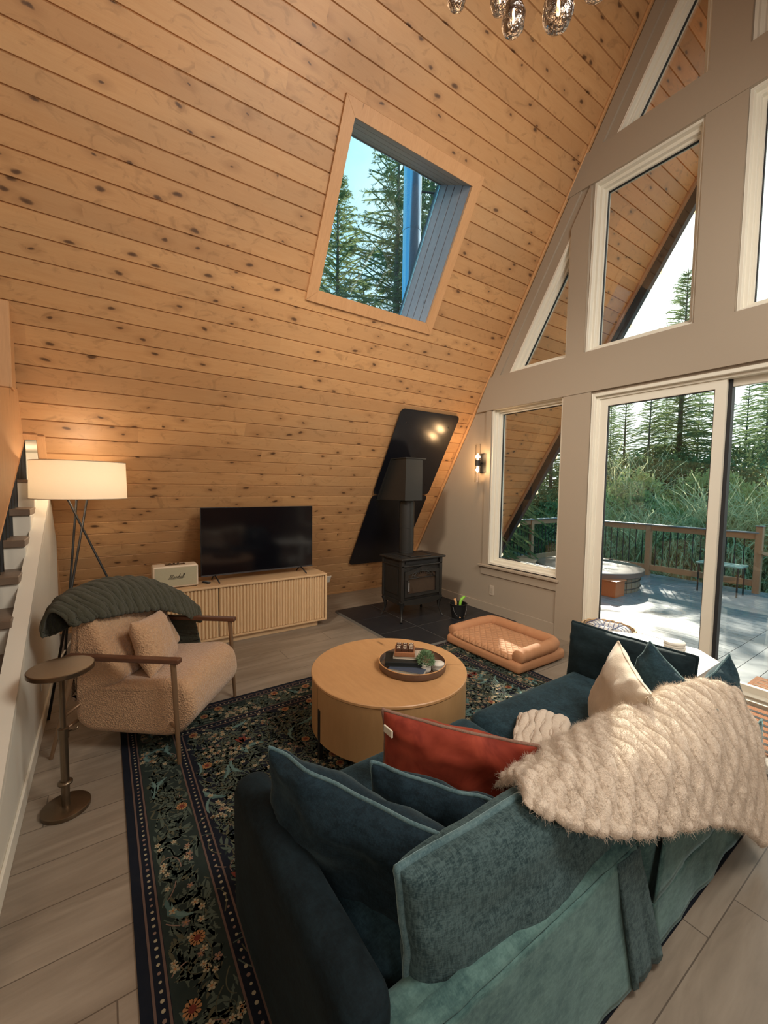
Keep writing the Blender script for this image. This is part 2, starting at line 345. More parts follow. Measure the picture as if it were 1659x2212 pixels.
def _mk():
    k = M['rust']; o = k.obj(); k.set(Base_Color=k.mix(k.ramp(k.noise(o, 7, 4, .6, .8), [(.35, (0, 0, 0)), (.7, (1, 1, 1))]), (.17, .020, .010), (.36, .060, .030)), Roughness=.7)
    k.b.inputs['Sheen Weight'].default_value = .22; k.put(k.b.inputs['Sheen Tint'], (1, .35, .22)); k.b.inputs['Specular IOR Level'].default_value = .2; M['rust'] = k.m
    k = N('slate_tile'); g = k.geo(); c = k.mix(k.noise(g, 6, 5, .6, .5), (.010, .011, .014), (.022, .024, .028)); k.set(Base_Color=c, Roughness=.42); k.bump(k.noise(g, 18, 5), .25, .006); M['slate'] = k.m
    k = N('linen_shade'); w = k.noise(k.map(k.obj(), (1, 1, 9)), 120, 2); k.set(Base_Color=(.80, .70, .56), Roughness=.9)
    k.t.nodes.remove(k.b); d = k.n('ShaderNodeBsdfDiffuse', {0: (.82, .74, .62, 1)}); t = k.n('ShaderNodeBsdfTranslucent', {0: (.86, .74, .56, 1)})
    mx = k.n('ShaderNodeMixShader', {0: .45}); k.t.links.new(d.outputs[0], mx.inputs[1]); k.t.links.new(t.outputs[0], mx.inputs[2]); k.t.links.new(mx.outputs[0], k.out.inputs[0]); M['shade'] = k.m
    k = N('smoked_glass'); t = k.t; k.set(Base_Color=(.24, .22, .21), Metallic=.95, Roughness=.06)
    tr = k.n('ShaderNodeBsdfTransparent', {0: (.50, .44, .38, 1)}); nz = k.noise(k.obj(), 14, 3, .6, 2.5); k.bump(nz, .8, .02)
    f = k.ramp(nz, [(.38, (.40, .40, .40)), (.60, (.92, .92, .92))]); mx = k.n('ShaderNodeMixShader', {0: f}); t.links.new(tr.outputs[0], mx.inputs[1]); t.links.new(k.b.outputs[0], mx.inputs[2]); t.links.new(mx.outputs[0], k.out.inputs[0]); M['smoke'] = k.m
    k = N('woven_wicker'); o = k.obj(); a = k.n('ShaderNodeTexWave', {'Vector': o, 'Scale': 26.0, 'Distortion': 1.0}, bands_direction='Z'); k.set(Base_Color=k.mix(k.noise(o, 60, 3), (.40, .25, .13), (.58, .40, .23)), Roughness=.75); k.bump(a.outputs[1], .6, .006); M['wicker'] = k.m
    k = N('deck_boards'); g = k.geo(); a = k.noise(k.map(g, (.35, 5, 1)), 3, 5, .6, .5); wv = k.noise(g, .9, 4, .6, .6)
    k.set(Base_Color=k.mix(a, (.135, .145, .160), (.25, .265, .285)), Roughness=k.math('ADD', k.math('MULTIPLY', k.ramp(wv, [(.4, (0, 0, 0)), (.6, (1, 1, 1))]), .30), .14)); k.bump(a, .15, .004); M['deck'] = k.m
_mk()
def leafmat(name, c1, c2, tr=.35):
    k = N(name); t = k.t; t.nodes.remove(k.b); oi = k.n('ShaderNodeObjectInfo')
    c = k.mix(k.noise(k.obj(), 1.6, 3), c1, c2); c = k.mix(k.math('MULTIPLY', oi.outputs['Random'], .35), c, tuple(x*.6 for x in c1))
    d = k.n('ShaderNodeBsdfDiffuse', {0: c}); tl = k.n('ShaderNodeBsdfTranslucent', {0: c}); mx = k.n('ShaderNodeMixShader', {0: tr})
    t.links.new(d.outputs[0], mx.inputs[1]); t.links.new(tl.outputs[0], mx.inputs[2]); t.links.new(mx.outputs[0], k.out.inputs[0]); return k.m
M['needle'] = leafmat('conifer_needles', (.115, .18, .085), (.29, .35, .15), .5)
M['leafy'] = leafmat('bush_leaves', (.40, .44, .16), (.70, .70, .33), .55)
M['broom'] = leafmat('broom_sprays', (.48, .50, .27), (.78, .76, .48), .55)

# ------------------------------------------------------------------ room shell
A = 1.03; CA, SA = cos(A), sin(A); T = SA/CA; RX = 3.98; RS = RX/CA
PITCH, PH = .1365, .0365
def SL(s, y, d=0): return (s*CA-d*SA, y, s*SA+d*CA)            # left slope, d outward
def SR(s, y, d=0): p = SL(s, y, d); return (2*RX-p[0], p[1], p[2])
def slope_boards(fn, strips, flip=False):
    g = G(); g.uv = []
    for (y0, y1, s0, s1) in strips:
        pr = [(s0, 0)]
        k = math.ceil((s0-PH)/PITCH+1e-4)
        while PH+k*PITCH < s1-.004:
            s = PH+k*PITCH
            if s-.006 > s0: pr += [(s-.006, 0), (s-.001, .012), (s+.001, .012), (s+.005, 0)]
            k += 1
        pr.append((s1, 0))
        base = len(g.v)
        ys = (y0, y1)
        vs = [fn(s, y, d) for y in ys for (s, d) in pr]; n = len(pr)
        g.uv += [(y, s-(1e-4)) for y in ys for (s, d) in pr]
        fs = [(i, i+n, i+n+1, i+1) for i in range(n-1)]
        if flip: fs = [tuple(reversed(f)) for f in fs]
        g.add(vs, fs)
    return g
SKs0, SKs1, SKy0, SKy1 = 3.757, 4.908, -2.377, -1.190
strL = [(-9, -5.6, 0, RS), (-5.6, -4.31, 2.2, RS), (-4.31, SKy0, 0, RS), (SKy0, SKy1, 0, SKs0), (SKy0, SKy1, SKs1, RS), (SKy1, .0, 0, RS)]
M['pine_out'] = pine('stained_soffit_boards', (.72, .27, .075), (.86, .40, .15), .08)
struct(build(slope_boards(SL, [(.0, 1.88, 0, RS)]), 'ceiling_soffit_left', M['pine_out'], loc=(0, 0, 0))); struct(build(slope_boards(SR, [(.0, 1.88, 0, RS)], True), 'ceiling_soffit_right', M['pine_out'], loc=(0, 0, 0)))
struct(build(slope_boards(SL, strL), 'wall_left', M['pine'], loc=(0, 0, 0)))
struct(build(slope_boards(SR, [(-9, .0, 0, RS)], True), 'wall_right', M['pine'], loc=(0, 0, 0)))
# outer roof skin
def slab(g, fn, y0, y1, s0, s1, d0, d1, m=0): g.box(s0, s1, y0, y1, d0, d1, m, fn=lambda s, y, d: fn(s, y, d))
g = G()
D0, D1 = .49, .53
for (y0, y1, s0, s1) in [(-9, -5.6, -.3, RS+.3), (-5.6, -4.31, 2.4, RS+.3), (-4.31, SKy0, -.3, RS+.3), (SKy0, SKy1, -.3, SKs0-.20), (SKy0, SKy1, SKs1, RS+.3), (SKy1, 1.88, -.3, RS+.3)]:
    slab(g, SL, y0, y1, s0, s1, D0, D1)
slab(g, SR, -9, 1.88, -.3, RS+.3, D0, D1)
struct(build(g, 'ceiling', M['roofdark'], loc=(0, 0, 0)))
# floor, back wall
struct(build(G().box(-.3, 8.3, -9, .0, -.3, 0), 'floor', M['floor'], loc=(0, 0, 0)))
g = G(); XZ = lambda x, z, y: (x, y, z)
g.prism([[(-.4, 0), (8.4, 0), (RX, 7.0)]], XZ, -9.12, -9)
struct(build(g, 'wall_back', M['white_wall'], loc=(0, 0, 0)))
# gable wall with openings
def xs_(z, off=.30): return z/T+off
W1 = [(1.80, .625), (2.737, .625), (2.737, 2.52), (1.80, 2.52)]
DR = [(3.035, .0), (4.925, .0), (4.925, 2.477), (3.035, 2.477)]
U1 = [(2.03, 2.885), (2.753, 2.885), (2.753, 4.10)]
U2 = [(2.947, 2.885), (3.848, 2.885), (3.848, 4.452), (2.975, 4.452)]
T1 = [(3.145, 4.76), (3.853, 4.76), (3.853, 5.92)]
mir = lambda P: [(2*RX-x, z) for x, z in reversed(P)]
OPEN = [W1, DR, U1, U2, T1, mir(W1), mir(U1), mir(U2), mir(T1)]
g = G(); g.prism([[(0.02, -.02), (2*RX-.02, -.02), (RX, RX*T-.03)]]+[([(x, max(z, .001)) for x, z in P]) for P in OPEN], XZ, 0.0, .17)
struct(build(g, 'wall_gable', M['paint'], loc=(0, 0, 0)))
# painted trim boards standing proud of the gable wall
tn = [0]
def trim(g, mat='paint', bevel=.003):
    tn[0] += 1; return struct(build(g, 'trim_%d' % tn[0], M[mat], bevel=bevel, seg=1))
def flat(poly, t=.024, t0=0.0): return G().prism([poly], XZ, -t, -t0)
trim(flat([(xs_(2.50, .06), 2.50), (2*RX-xs_(2.50, .06), 2.50), (2*RX-xs_(2.885, .03), 2.885), (xs_(2.885, .03), 2.885)], .030))
trim(flat([(xs_(4.452, .02), 4.452), (2*RX-xs_(4.452, .02), 4.452), (2*RX-xs_(4.76, .02), 4.76), (xs_(4.76, .02), 4.76)], .030))
for P in ([(2.745, 0), (3.03, 0), (3.03, 2.498), (2.745, 2.498)], [(2.757, 2.887), (2.943, 2.887), (2.943, 4.45), (2.757, 4.13)], [(3.852, 2.887), (4.108, 2.887), (4.108, 4.45), (3.852, 4.45)], [(3.857, 4.762), (4.103, 4.762), (4.103, 6.3), (3.857, 6.15)]):
    trim(flat(P)); 
    if P[1][0] < 3.5: trim(flat(mir(P)))
# rake trims following the slope
for (a, b) in ((2.885, 4.452), (4.76, 6.2)):
    P = [(xs_(a, .05), a), (xs_(a, .17), a), (xs_(b, .17), b), (xs_(b, .05), b)]
    trim(flat(P, .020)); trim(flat(mir(P), .020))
trim(flat([(1.715, .60), (1.795, .60), (1.795, 2.498), (1.715, 2.498)], .020)); trim(flat(mir([(1.715, .60), (1.795, .60), (1.795, 2.498), (1.715, 2.498)]), .020))
trim(flat([(1.70, .49), (2.76, .49), (2.76, .585), (1.70, .585)], .020))
trim(G().box(1.66, 2.775, -.052, .10, .585, .612), 'paint', .004)
trim(G().box(1.80, 2.737, .0, .12, .612, .626), 'trimwhite', .002)
struct(build(G().box(.08, 2.745, -.016, 0, 0.0, .135), 'baseboard_gable', M['paint'], bevel=.004, seg=2))
struct(build(G().box(5.2, 7.8, -.016, 0, 0.0, .135), 'baseboard_gable_right', M['paint'], bevel=.004, seg=2))
# pine strip where slope meets gable
for fn in (SL, SR):
    g = G(); g.box(.06, RS-.05, -.035, -.001, -.022, -.001, fn=fn); trim(g, 'pinetrim')
# window frames
def inset(P, d):
    n = len(P); out = []
    ar = sum(P[i][0]*P[(i+1) % n][1]-P[(i+1) % n][0]*P[i][1] for i in range(n)); sg = 1 if ar > 0 else -1
    L = []
    for i in range(n):
        a, b = P[i], P[(i+1) % n]; dx, dz = b[0]-a[0], b[1]-a[1]; l = sqrt(dx*dx+dz*dz); nx, nz = -dz/l*sg, dx/l*sg
        L.append((a[0]+nx*d, a[1]+nz*d, dx, dz))
    for i in range(n):
        p, q = L[i-1], L[i]; den = p[2]*q[3]-p[3]*q[2]
        if abs(den) < 1e-9: out.append((q[0], q[1])); continue
        t = ((q[0]-p[0])*q[3]-(q[1]-p[1])*q[2])/den; out.append((p[0]+p[2]*t, p[1]+p[3]*t))
    return out
def ring(P, a, b, y0, y1): return G().prism([inset(P, a), list(inset(P, b))], XZ, y0, y1)
wi = [0]
def window(P, door=False):
    wi[0] += 1
    r = bpy.data.objects.new('window_%d' % wi[0], None); COL.objects.link(r); struct(r)
    c = (sum(p[0] for p in P)/len(P), .08, min(p[1] for p in P)); r.location = c
    build(ring(P, .001, .022, -.004, .16), 'jamb_liner', M['trimwhite'], r, bevel=.002, seg=1)
    build(ring(P, .022, .050, .045, .16), 'frame', M['trimwhite'], r, bevel=.003, seg=1)
    build(ring(P, .050, .072, .085, .15), 'sash', M['trimwhite'], r, bevel=.003, seg=1)
    build(ring(P, .072, .078, .105, .125), 'gasket', M['blackrub'], r)
    build(G().prism([inset(P, .070)], XZ, .113, .117), 'pane', M['glass'], r)
for P in OPEN:
    if P is DR: continue
    window(P)
# sliding door
dr = bpy.data.objects.new('door_1', None); COL.objects.link(dr); dr.location = (3.98, .08, 0); struct(dr)
DRp = [(3.035, -.02), (4.925, -.02), (4.925, 2.477), (3.035, 2.477)]
build(ring(DRp, .001, .03, -.006, .17), 'jamb_liner', M['trimwhite'], dr, bevel=.003, seg=1)
build(ring(DRp, .03, .055, .03, .17), 'door_frame', M['trimwhite'], dr, bevel=.003, seg=1)
L_ = [(3.09, .025), (4.066, .025), (4.066, 2.425), (3.09, 2.425)]; R_ = [(4.03, .025), (4.87, .025), (4.87, 2.425), (4.03, 2.425)]
build(ring(L_, 0, .072, .045, .085), 'sliding_sash', M['trimwhite'], dr, bevel=.004, seg=1)
build(ring(L_, .072, .078, .055, .078), 'gasket', M['blackrub'], dr)
build(G().prism([inset(L_, .07)], XZ, .062, .068), 'pane', M['glass'], dr)
build(ring(R_, 0, .060, .10, .14), 'fixed_sash', M['trimwhite'], dr, bevel=.004, seg=1)
build(G().box(4.067, 4.092, .088, .15, .03, 2.42), 'edge_seal', M['blackrub'], dr)
build(G().prism([inset(R_, .055)], XZ, .118, .124), 'pane', M['glass'], dr)
g = G(); g.box(3.06, 4.9, -.03, .20, -.01, .022)
for y in (.02, .055, .09, .15): g.box(3.06, 4.9, y, y+.008, .022, .034)
build(g, 'track', plain('almond_track', (.42, .36, .28), .45, .2), dr)
# ------------------------------------------------------------------ skylight
sk = bpy.data.objects.new('window_skylight', None); COL.objects.link(sk); sk.location = SL(4.3, -1.78, 0); struct(sk)
def skring(o, i, d0, d1, ms):
    a0, a1, b0, b1 = SKs0-(.17 if d0 > .3 else 0), SKs1, SKy0, SKy1
    g = G(); fn = lambda s, y, d: SL(s, y, d)
    O = [(a0-o, b0-o), (a1+o, b0-o), (a1+o, b1+o), (a0-o, b1+o)]; I = [(a0+i, b0+i), (a1-i, b0+i), (a1-i, b1-i), (a0+i, b1-i)]
    for k in range(4):
        j = (k+1) % 4; g.prism([[O[k], O[j], I[j], I[k]]], fn, d0, d1)
    return g
build(skring(.094, 0.0, -.020, 0, 0), 'casing', M['pinetrim_s'], sk, bevel=.002, seg=1)
g = G()
w = .48/4
for k in range(4):       # top and bottom reveal boards
    g.box(SKs1, SKs1+.02, SKy0, SKy1, k*w+.003, (k+1)*w-.003, fn=SL); 
g.box(SKs1+.012, SKs1+.03, SKy0-.03, SKy1+.03, 0, .49, fn=SL)
build(g, 'head_reveal', M['reveal'], sk)
build(G().prism([[(SKs0, 0), (SKs0-.17, .49), (SKs0-.19, .49), (SKs0-.02, 0)]], lambda s_, d_, y_: SL(s_, y_, d_), SKy0, SKy1), 'sill_reveal', M['revealgrey'], sk)
for nm, a, b, sg in (('side_reveal', SKy1, SKy1+.02, 1), ('side_reveal', SKy0-.02, SKy0, -1)):
    g = G()
    for k in range(4): g.box(SKs0-.21 if k else SKs0-.002, SKs1+.02, a, b, k*w+.006, (k+1)*w-.006, fn=SL)
    g.box(SKs0-.21, SKs1+.02, a+sg*.012, b+sg*.012, .10, .49, fn=SL); g.box(SKs0-.002, SKs1+.02, a+sg*.012, b+sg*.012, 0, .12, fn=SL)
    build(g, nm, M['revealgrey'], sk)
build(skring(.001, .008, .47, .49, 0), 'glazing_frame', M['capmetal'], sk)
build(G().box(SKs0-.165, SKs1-.01, SKy0+.01, SKy1-.01, .462, .466, fn=SL), 'pane', M['glass'], sk)
# ------------------------------------------------------------------ stair void, stairs and rail
g = G(); zt = 2.2*SA
g.box(-.9, 2.2*CA, -5.62, -4.31, zt, zt+.03); g.box(-.93, -.9, -5.62, -4.28, 0, zt); g.box(-.9, 1.35, -5.66, -5.6, 0, zt); g.prism([[(-.9, 0), (0, 0), (2.2*CA, zt), (-.9, zt)]], XZ, -4.345, -4.312)
struct(build(g, 'wall_stair_recess', M['white_wall'], loc=(0, 0, 0)))
g = G()
for k in range(-3, 5):
    xn = 2.69-.27*k; zn = .654+.18*k
    g.box(xn-.30, xn, -5.5, -4.345, zn-.045, zn, 1); g.box(xn-.29, xn-.02, -5.5, -4.345, max(0, zn-.19), zn-.045, 0)
g.box(-.8, 1.35, -5.5, -4.345, 1.32, 1.554, 0); g.box(-.8, 1.36, -5.5, -4.345, 1.554, 1.575, 1)
st = tag(build(g, 'staircase', [M['white_wall'], M['stairtread']], bevel=.004, seg=1), 'staircase of brown treads and white risers climbing behind the white stair wall', 'stairs')
zw = lambda x: 1.387-.527*(x-1.225)
g = G(); g.prism([[(.62, 0), (3.83, 0), (3.83, .02), (1.05, zw(1.05)), (.62, 1.03)]], XZ, -4.345, -4.285)
struct(build(g, 'wall_stair_side', M['white_wall'], loc=(0, 0, 0)))
g = G(); g.prism([[(1.0, zw(1.0)-.005), (3.84, zw(3.84)-.005), (3.86, zw(3.84)+.03), (1.0, zw(1.0)+.03)]], XZ, -4.352, -4.278); trim(g, 'trimwhite')
struct(build(G().box(.72, 3.83, -4.285, -4.272, 0, .09), 'baseboard_stair', M['trimwhite'], bevel=.003, seg=1))
g = G(); g.box(.03, 1.60, -4.335, -4.29, -.022, -.001, fn=SL); trim(g, 'pinetrim_s')
g = G(); g.box(2.0, 2.235, -4.345, -4.29, -.022, -.001, fn=SL); trim(g, 'pinetrim_s')
g = G(); g.box(2.2, 2.245, -5.6, -4.335, -.022, -.001, fn=SL); trim(g, 'pinetrim_s')
yr = -4.45
rl = thing('stair_railing', 'thick pine handrail with black balusters rising beside the stairs', 'railing', (2.2, yr, .6))
zb = lambda x: 1.44-.616*(x-1.0)
g = G(); g.prism([[(.54, 2.345), (.54, 2.225), (3.5, .41), (3.5, 1.86), (1.74, 2.15)]], XZ, yr-.03, yr+.03)
build(G().box(1.50, 1.64, yr-.055, yr+.045, 2.17, 2.72), 'newel_post', M['pinetrim_s'], rl, bevel=.004, seg=1)
build(g, 'handrail_board', M['pinetrim_s'], rl, bevel=.006, seg=2)
g = G(); g.prism([[(.8, zb(.8)), (3.5, zb(3.5)), (3.5, zb(3.5)-.22), (.8, zb(.8)-.22)]], XZ, yr-.022, yr+.022); build(g, 'stringer', M['pinetrim'], rl, bevel=.003, seg=1)
x = .90
while x < 3.4:
    build(G().tube([(x, yr, zb(x)-.012), (x, yr, zb(x)+.60)], .0135, 8), 'baluster', M['black'], rl, smooth=True, auto=40); x += .115
lamp('stair_recess_fill', 'POINT', (.15, -4.95, 1.66), 26, (1, .80, .58), .08)  # lamp added to brighten the white stair recess
# soffit fascias outside
for i, fn in enumerate((SL, SR)):
    g = G(); g.box(-.1, RS, 1.83, 1.88, -.03, 0, fn=fn); trim(g, 'cedar')
    g = G(); g.box(-.3, RS, 1.882, 1.96, -.13, .30, fn=fn); trim(g, 'roofdark')
# ------------------------------------------------------------------ rug
random.seed(7)
RX0, RX1, RY0, RY1 = 2.235, 4.722, -3.877, -.935
g = G(); zt_ = .0085
g.box(RX0, RX1, RY0, RY1, .0005, zt_, 0)
def rquad(x0, x1, y0, y1, z, m): g.add([(x0, y0, z), (x1, y0, z), (x1, y1, z), (x0, y1, z)], [(0, 1, 2, 3)], m)
def frame(o, w, z, m):
    x0, x1, y0, y1 = RX0+o, RX1-o, RY0+o, RY1-o
    rquad(x0, x1, y0, y0+w, z, m); rquad(x0, x1, y1-w, y1, z, m); rquad(x0, x0+w, y0+w, y1-w, z, m); rquad(x1-w, x1, y0+w, y1-w, z, m)
Z1, Z2, Z3, Z4, Z5 = zt_+.0003, zt_+.0006, zt_+.0009, zt_+.0012, zt_+.0015
for o in (.033, .072, .264, .309): frame(o, .0075, Z5, 1)
frame(.0815, .182, Z1, 9); 
def disc(x, y, r, z, m, n=8, sx=1, ang=0):
    c, s_ = cos(ang), sin(ang)
    P = [(x+r*(sx*cos(2*pi*k/n)*c-sin(2*pi*k/n)*s_), y+r*(sx*cos(2*pi*k/n)*s_+sin(2*pi*k/n)*c), z) for k in range(n)]
    g.add(P, [tuple(range(n))], m)
for o in (.0585, .293):
    n = int((RX1-RX0-2*o)/.028)
    for k in range(n+1):
        for yy in (RY0+o, RY1-o): disc(RX0+o+(RX1-RX0-2*o)*k/n, yy, .0048+random.random()*.002, Z4, random.choice((2, 2, 8)), 7)
    n = int((RY1-RY0-2*o)/.028)
    for k in range(1, n):
        for xx in (RX0+o, RX1-o): disc(xx, RY0+o+(RY1-RY0-2*o)*k/n, .0048+random.random()*.002, Z4, random.choice((2, 2, 8)), 7)
def zone(x, y):
    e = min(x-RX0, RX1-x, y-RY0, RY1-y)
    return 1 if e > .325 else (2 if .088 < e < .258 else 0)
def leaf(x, y, a, L, w, z, m, curve=0, lobes=0):
    n = 7; left = []; right = []; px, py, an = x, y, a
    for i in range(n+1):
        t = i/n; ww = w*sin(pi*min(1, t*.93+.04))**.8*(1-.3*t)
        if lobes and i % 2: ww *= .45
        nx, ny = -sin(an), cos(an); left.append((px+nx*ww, py+ny*ww)); right.append((px-nx*ww, py-ny*ww))
        px += cos(an)*L/n; py += sin(an)*L/n; an += curve/n
    vs = [(p[0], p[1], z) for p in left+right]; ok = all(zone(p[0], p[1]) == zone(x, y) for p in (left[0], left[-1], left[4]))
    if ok and zone(x, y): g.add(vs, [(i, i+1, n+2+i, n+1+i) for i in range(n)], m)
def stem(x, y, a, L, curl, w, z, m, n=14):
    px, py, an = x, y, a; z0 = zone(x, y); pts = []
    for i in range(n+1):
        if zone(px, py) != z0: break
        t = i/n; ww = w*(1-.5*t); nx, ny = -sin(an), cos(an); pts.append(((px+nx*ww, py+ny*ww), (px-nx*ww, py-ny*ww), (px, py, an)))
        px += cos(an)*L/n; py += sin(an)*L/n; an += curl*(t*1.6+.2)/n*2
    if len(pts) > 2:
        vs = [(p[0][0], p[0][1], z) for p in pts]+[(p[1][0], p[1][1], z) for p in pts]; k = len(pts)
        g.add(vs, [(i, i+1, k+i+1, k+i) for i in range(k-1)], m)
    return pts
def flower(x, y, r, z, m, mc, n=5):
    if not zone(x, y): return
    a0 = random.random()*6
    for k in range(n):
        a = a0+2*pi*k/n; disc(x+cos(a)*r*.62, y+sin(a)*r*.62, r*.36 if n > 6 else r*.40, z, m, 6, .7 if n > 6 else .8, a+pi/2)
    disc(x, y, r*.30 if n < 7 else r*.42, z+.0002, mc, 8)
def pt():
    return random.uniform(RX0+.09, RX1-.09), random.uniform(RY0+.09, RY1-.09)
for i in range(13000):                       # dense background foliage
    x, y = pt(); a = random.random()*6.28
    leaf(x, y, a, random.uniform(.035, .09), random.uniform(.005, .011), Z2, random.choice((3, 3, 3, 9, 7)), random.uniform(-1.6, 1.6), random.random() < .5)
for i in range(900):
    x, y = pt(); a = random.random()*6.28; c = random.choice((-1, 1))*random.uniform(1.6, 3.2)
    P = stem(x, y, a, random.uniform(.12, .26), c, .0022, Z3, random.choice((7, 7, 8, 3)))
    for q in P[2::2]:
        leaf(q[2][0], q[2][1], q[2][2]+random.choice((-1, 1))*1.0, random.uniform(.028, .05), .0065, Z3, random.choice((3, 3, 7)), random.uniform(-1, 1))
for i in range(210):                        # teal acanthus leaves
    x, y = pt(); a = random.random()*6.28; cv = random.choice((-1, 1))*random.uniform(.8, 1.8)
    leaf(x, y, a, random.uniform(.11, .17), .020, Z4, 4, cv, 1); leaf(x, y, a+.02, random.uniform(.10, .15), .008, Z4+.0001, 10, cv)
clusters = [pt() for i in range(250)]
for (cx_, cy_) in clusters:
    zc = zone(cx_, cy_)
    for k in range(random.randint(6, 13)):
        x = cx_+random.gauss(0, .045); y = cy_+random.gauss(0, .06)
        if zone(x, y) == zc and zc: flower(x, y, random.uniform(.011, .0155), Z5, random.choice((2, 2, 2, 8)), 5, 5)
for i in range(64):
    x, y = pt(); flower(x, y, random.uniform(.024, .034), Z5+.0003, 5, 6, 11)
for i in range(60):
    x, y = pt(); a = random.random()*6.28
    if zone(x, y) == 1:
        for da in (-.45, 0, .45): leaf(x, y, a+da, .065, .014, Z5+.0003, 6, 0)
rc = lambda n, c, c2: plain(n, c, .92, c2=c2, nsc=30, bsc=500, bst=.3, bd=.001, spec=.1)
rugm = [rc('rug_navy', (.006, .009, .016), (.012, .014, .020)), rc('rug_stripe', (.13, .085, .070), (.085, .055, .045)), rc('rug_cream', (.34, .30, .20), (.22, .20, .135)), rc('rug_green', (.080, .102, .080), (.052, .070, .056)),
        rc('rug_teal', (.075, .135, .125), (.055, .10, .10)), rc('rug_ochre', (.33, .17, .075), (.24, .12, .055)), rc('rug_red', (.15, .036, .024), (.11, .026, .02)), rc('rug_olive', (.085, .085, .052), (.06, .06, .04)),
        rc('rug_taupe', (.22, .15, .115), (.15, .10, .08)), rc('rug_dark_green', (.024, .034, .030), (.014, .022, .020)), rc('rug_pale_teal', (.11, .18, .165), (.09, .15, .14))]
tag(build(g, 'rug', rugm, loc=(3.48, -2.4, 0)), 'dark navy floral rug with bordered edge under the round wooden table', 'rug')
# ------------------------------------------------------------------ helpers for soft things
def rbox(x0, x1, y0, y1, z0, z1, r=.05, n=6, puff=0, cutd=None):
    # rounded box as superquadric-like grid
    g = G(); cx, cy, cz = (x0+x1)/2, (y0+y1)/2, (z0+z1)/2; hx, hy, hz = (x1-x0)/2, (y1-y0)/2, (z1-z0)/2
    def place(p):
        q = []
        for c, h in zip(p, (hx, hy, hz)): q.append(max(-(h-r), min(h-r, c*h)))
        d = Vector([c*h-a for c, h, a in zip(p, (hx, hy, hz), q)])
        if d.length > 1e-9:
            d = d.normalized()*min(r, 9)
        b = Vector(q)+d
        if puff:
            fx, fy, fz = 1-abs(p[0])**2, 1-abs(p[1])**2, 1-abs(p[2])**2
            b += Vector((p[0]*puff*fy*fz, p[1]*puff*fx*fz, p[2]*puff*fx*fy))
        return (cx+b.x, cy+b.y, cz+b.z)
    def samp(h):
        m = max(3, int(h*2/.06)); e = (h-r)/h
        a = [-1+(1-e)*(1-cos(pi/2*i/4)) for i in range(5)]; mid = [-e+2*e*i/m for i in range(1, m)]
        return a+mid+[-v for v in reversed(a)]
    U, V_, W = samp(hx), samp(hy), samp(hz)
    for sgn in (-1, 1):
        g.grid([[place((u, v, sgn)) for u in (U if sgn < 0 else reversed(U))] for v in V_])
        g.grid([[place((u, sgn, w)) for u in (U if sgn > 0 else reversed(U))] for w in W])
        g.grid([[place((sgn, v, w)) for v in (V_ if sgn < 0 else reversed(V_))] for w in W])
    return g
def weld(o, d=.0008):
    w = o.modifiers.new('weld', 'WELD'); w.merge_threshold = d; return o
def wrinkle(g, amp, sc, seed=0):
    out = []
    for p in g.v:
        v = Vector(p)*sc+Vector((seed, seed*.7, 0)); d = noise.noise_vector(v); out.append((p[0]+d.x*amp, p[1]+d.y*amp, p[2]+d.z*amp))
    g.v = out; return g
def pillow(w, h, t, c, au, av, n=26, pinch=.07, sag=0, seed=0, wr=.006, power=.55):
    au = Vector(au).normalized(); av = Vector(av); av = (av-au*av.dot(au)).normalized(); an = au.cross(av); c = Vector(c)
    rows = {1: [], -1: []}; edge = []
    def P(u, v, sg):
        x = w/2*u*(1-pinch*(1-v*v)*abs(u)); y = h/2*v*(1-pinch*(1-u*u)*abs(v))
        e = max(0, (1-abs(u)**2.4))**power*max(0, (1-abs(v)**2.4))**power
        z = sg*t/2*e
        nn = noise.noise(Vector((u*2.2+seed, v*2.2, sg*2))); z += sg*nn*wr*2*e**.5
        r = noise.noise(Vector((u*5+seed, v*5, sg))); z += r*wr*(e**.3 if e > 0 else 0)
        b = sag*(1-v)*(1-v)*.25*(u*u)
        ed = noise.noise(Vector((u*3+seed*3, v*3, 9)))*wr*1.2
        return c+au*x+av*(y-b+ed*abs(v)**4)+an*(z+ed*1.5*max(abs(u), abs(v))**6)
    g = G()
    cs = [sin(pi/2*(-1+2*i/n)) for i in range(n+1)]
    for sg in (1, -1): g.grid([[P(u, v, sg) for u in (cs if sg > 0 else cs[::-1])] for v in cs])
    e = [P(u, -1, 1) for u in cs]+[P(1, v, 1) for v in cs[1:]]+[P(u, 1, 1) for u in cs[::-1][1:]]+[P(-1, v, 1) for v in cs[::-1][1:-1]]
    return g, e
def make_pillow(name, label, mat, pipe, pr_, *a, group=None, **k):
    g, e = pillow(*a, **k); o = weld(build(g, name, mat, smooth=True)); tag(o, label, 'pillow', group)
    if pr_: build(G().tube(e, pr_, 8, close=True), 'piping', pipe, o, smooth=True)
    return o
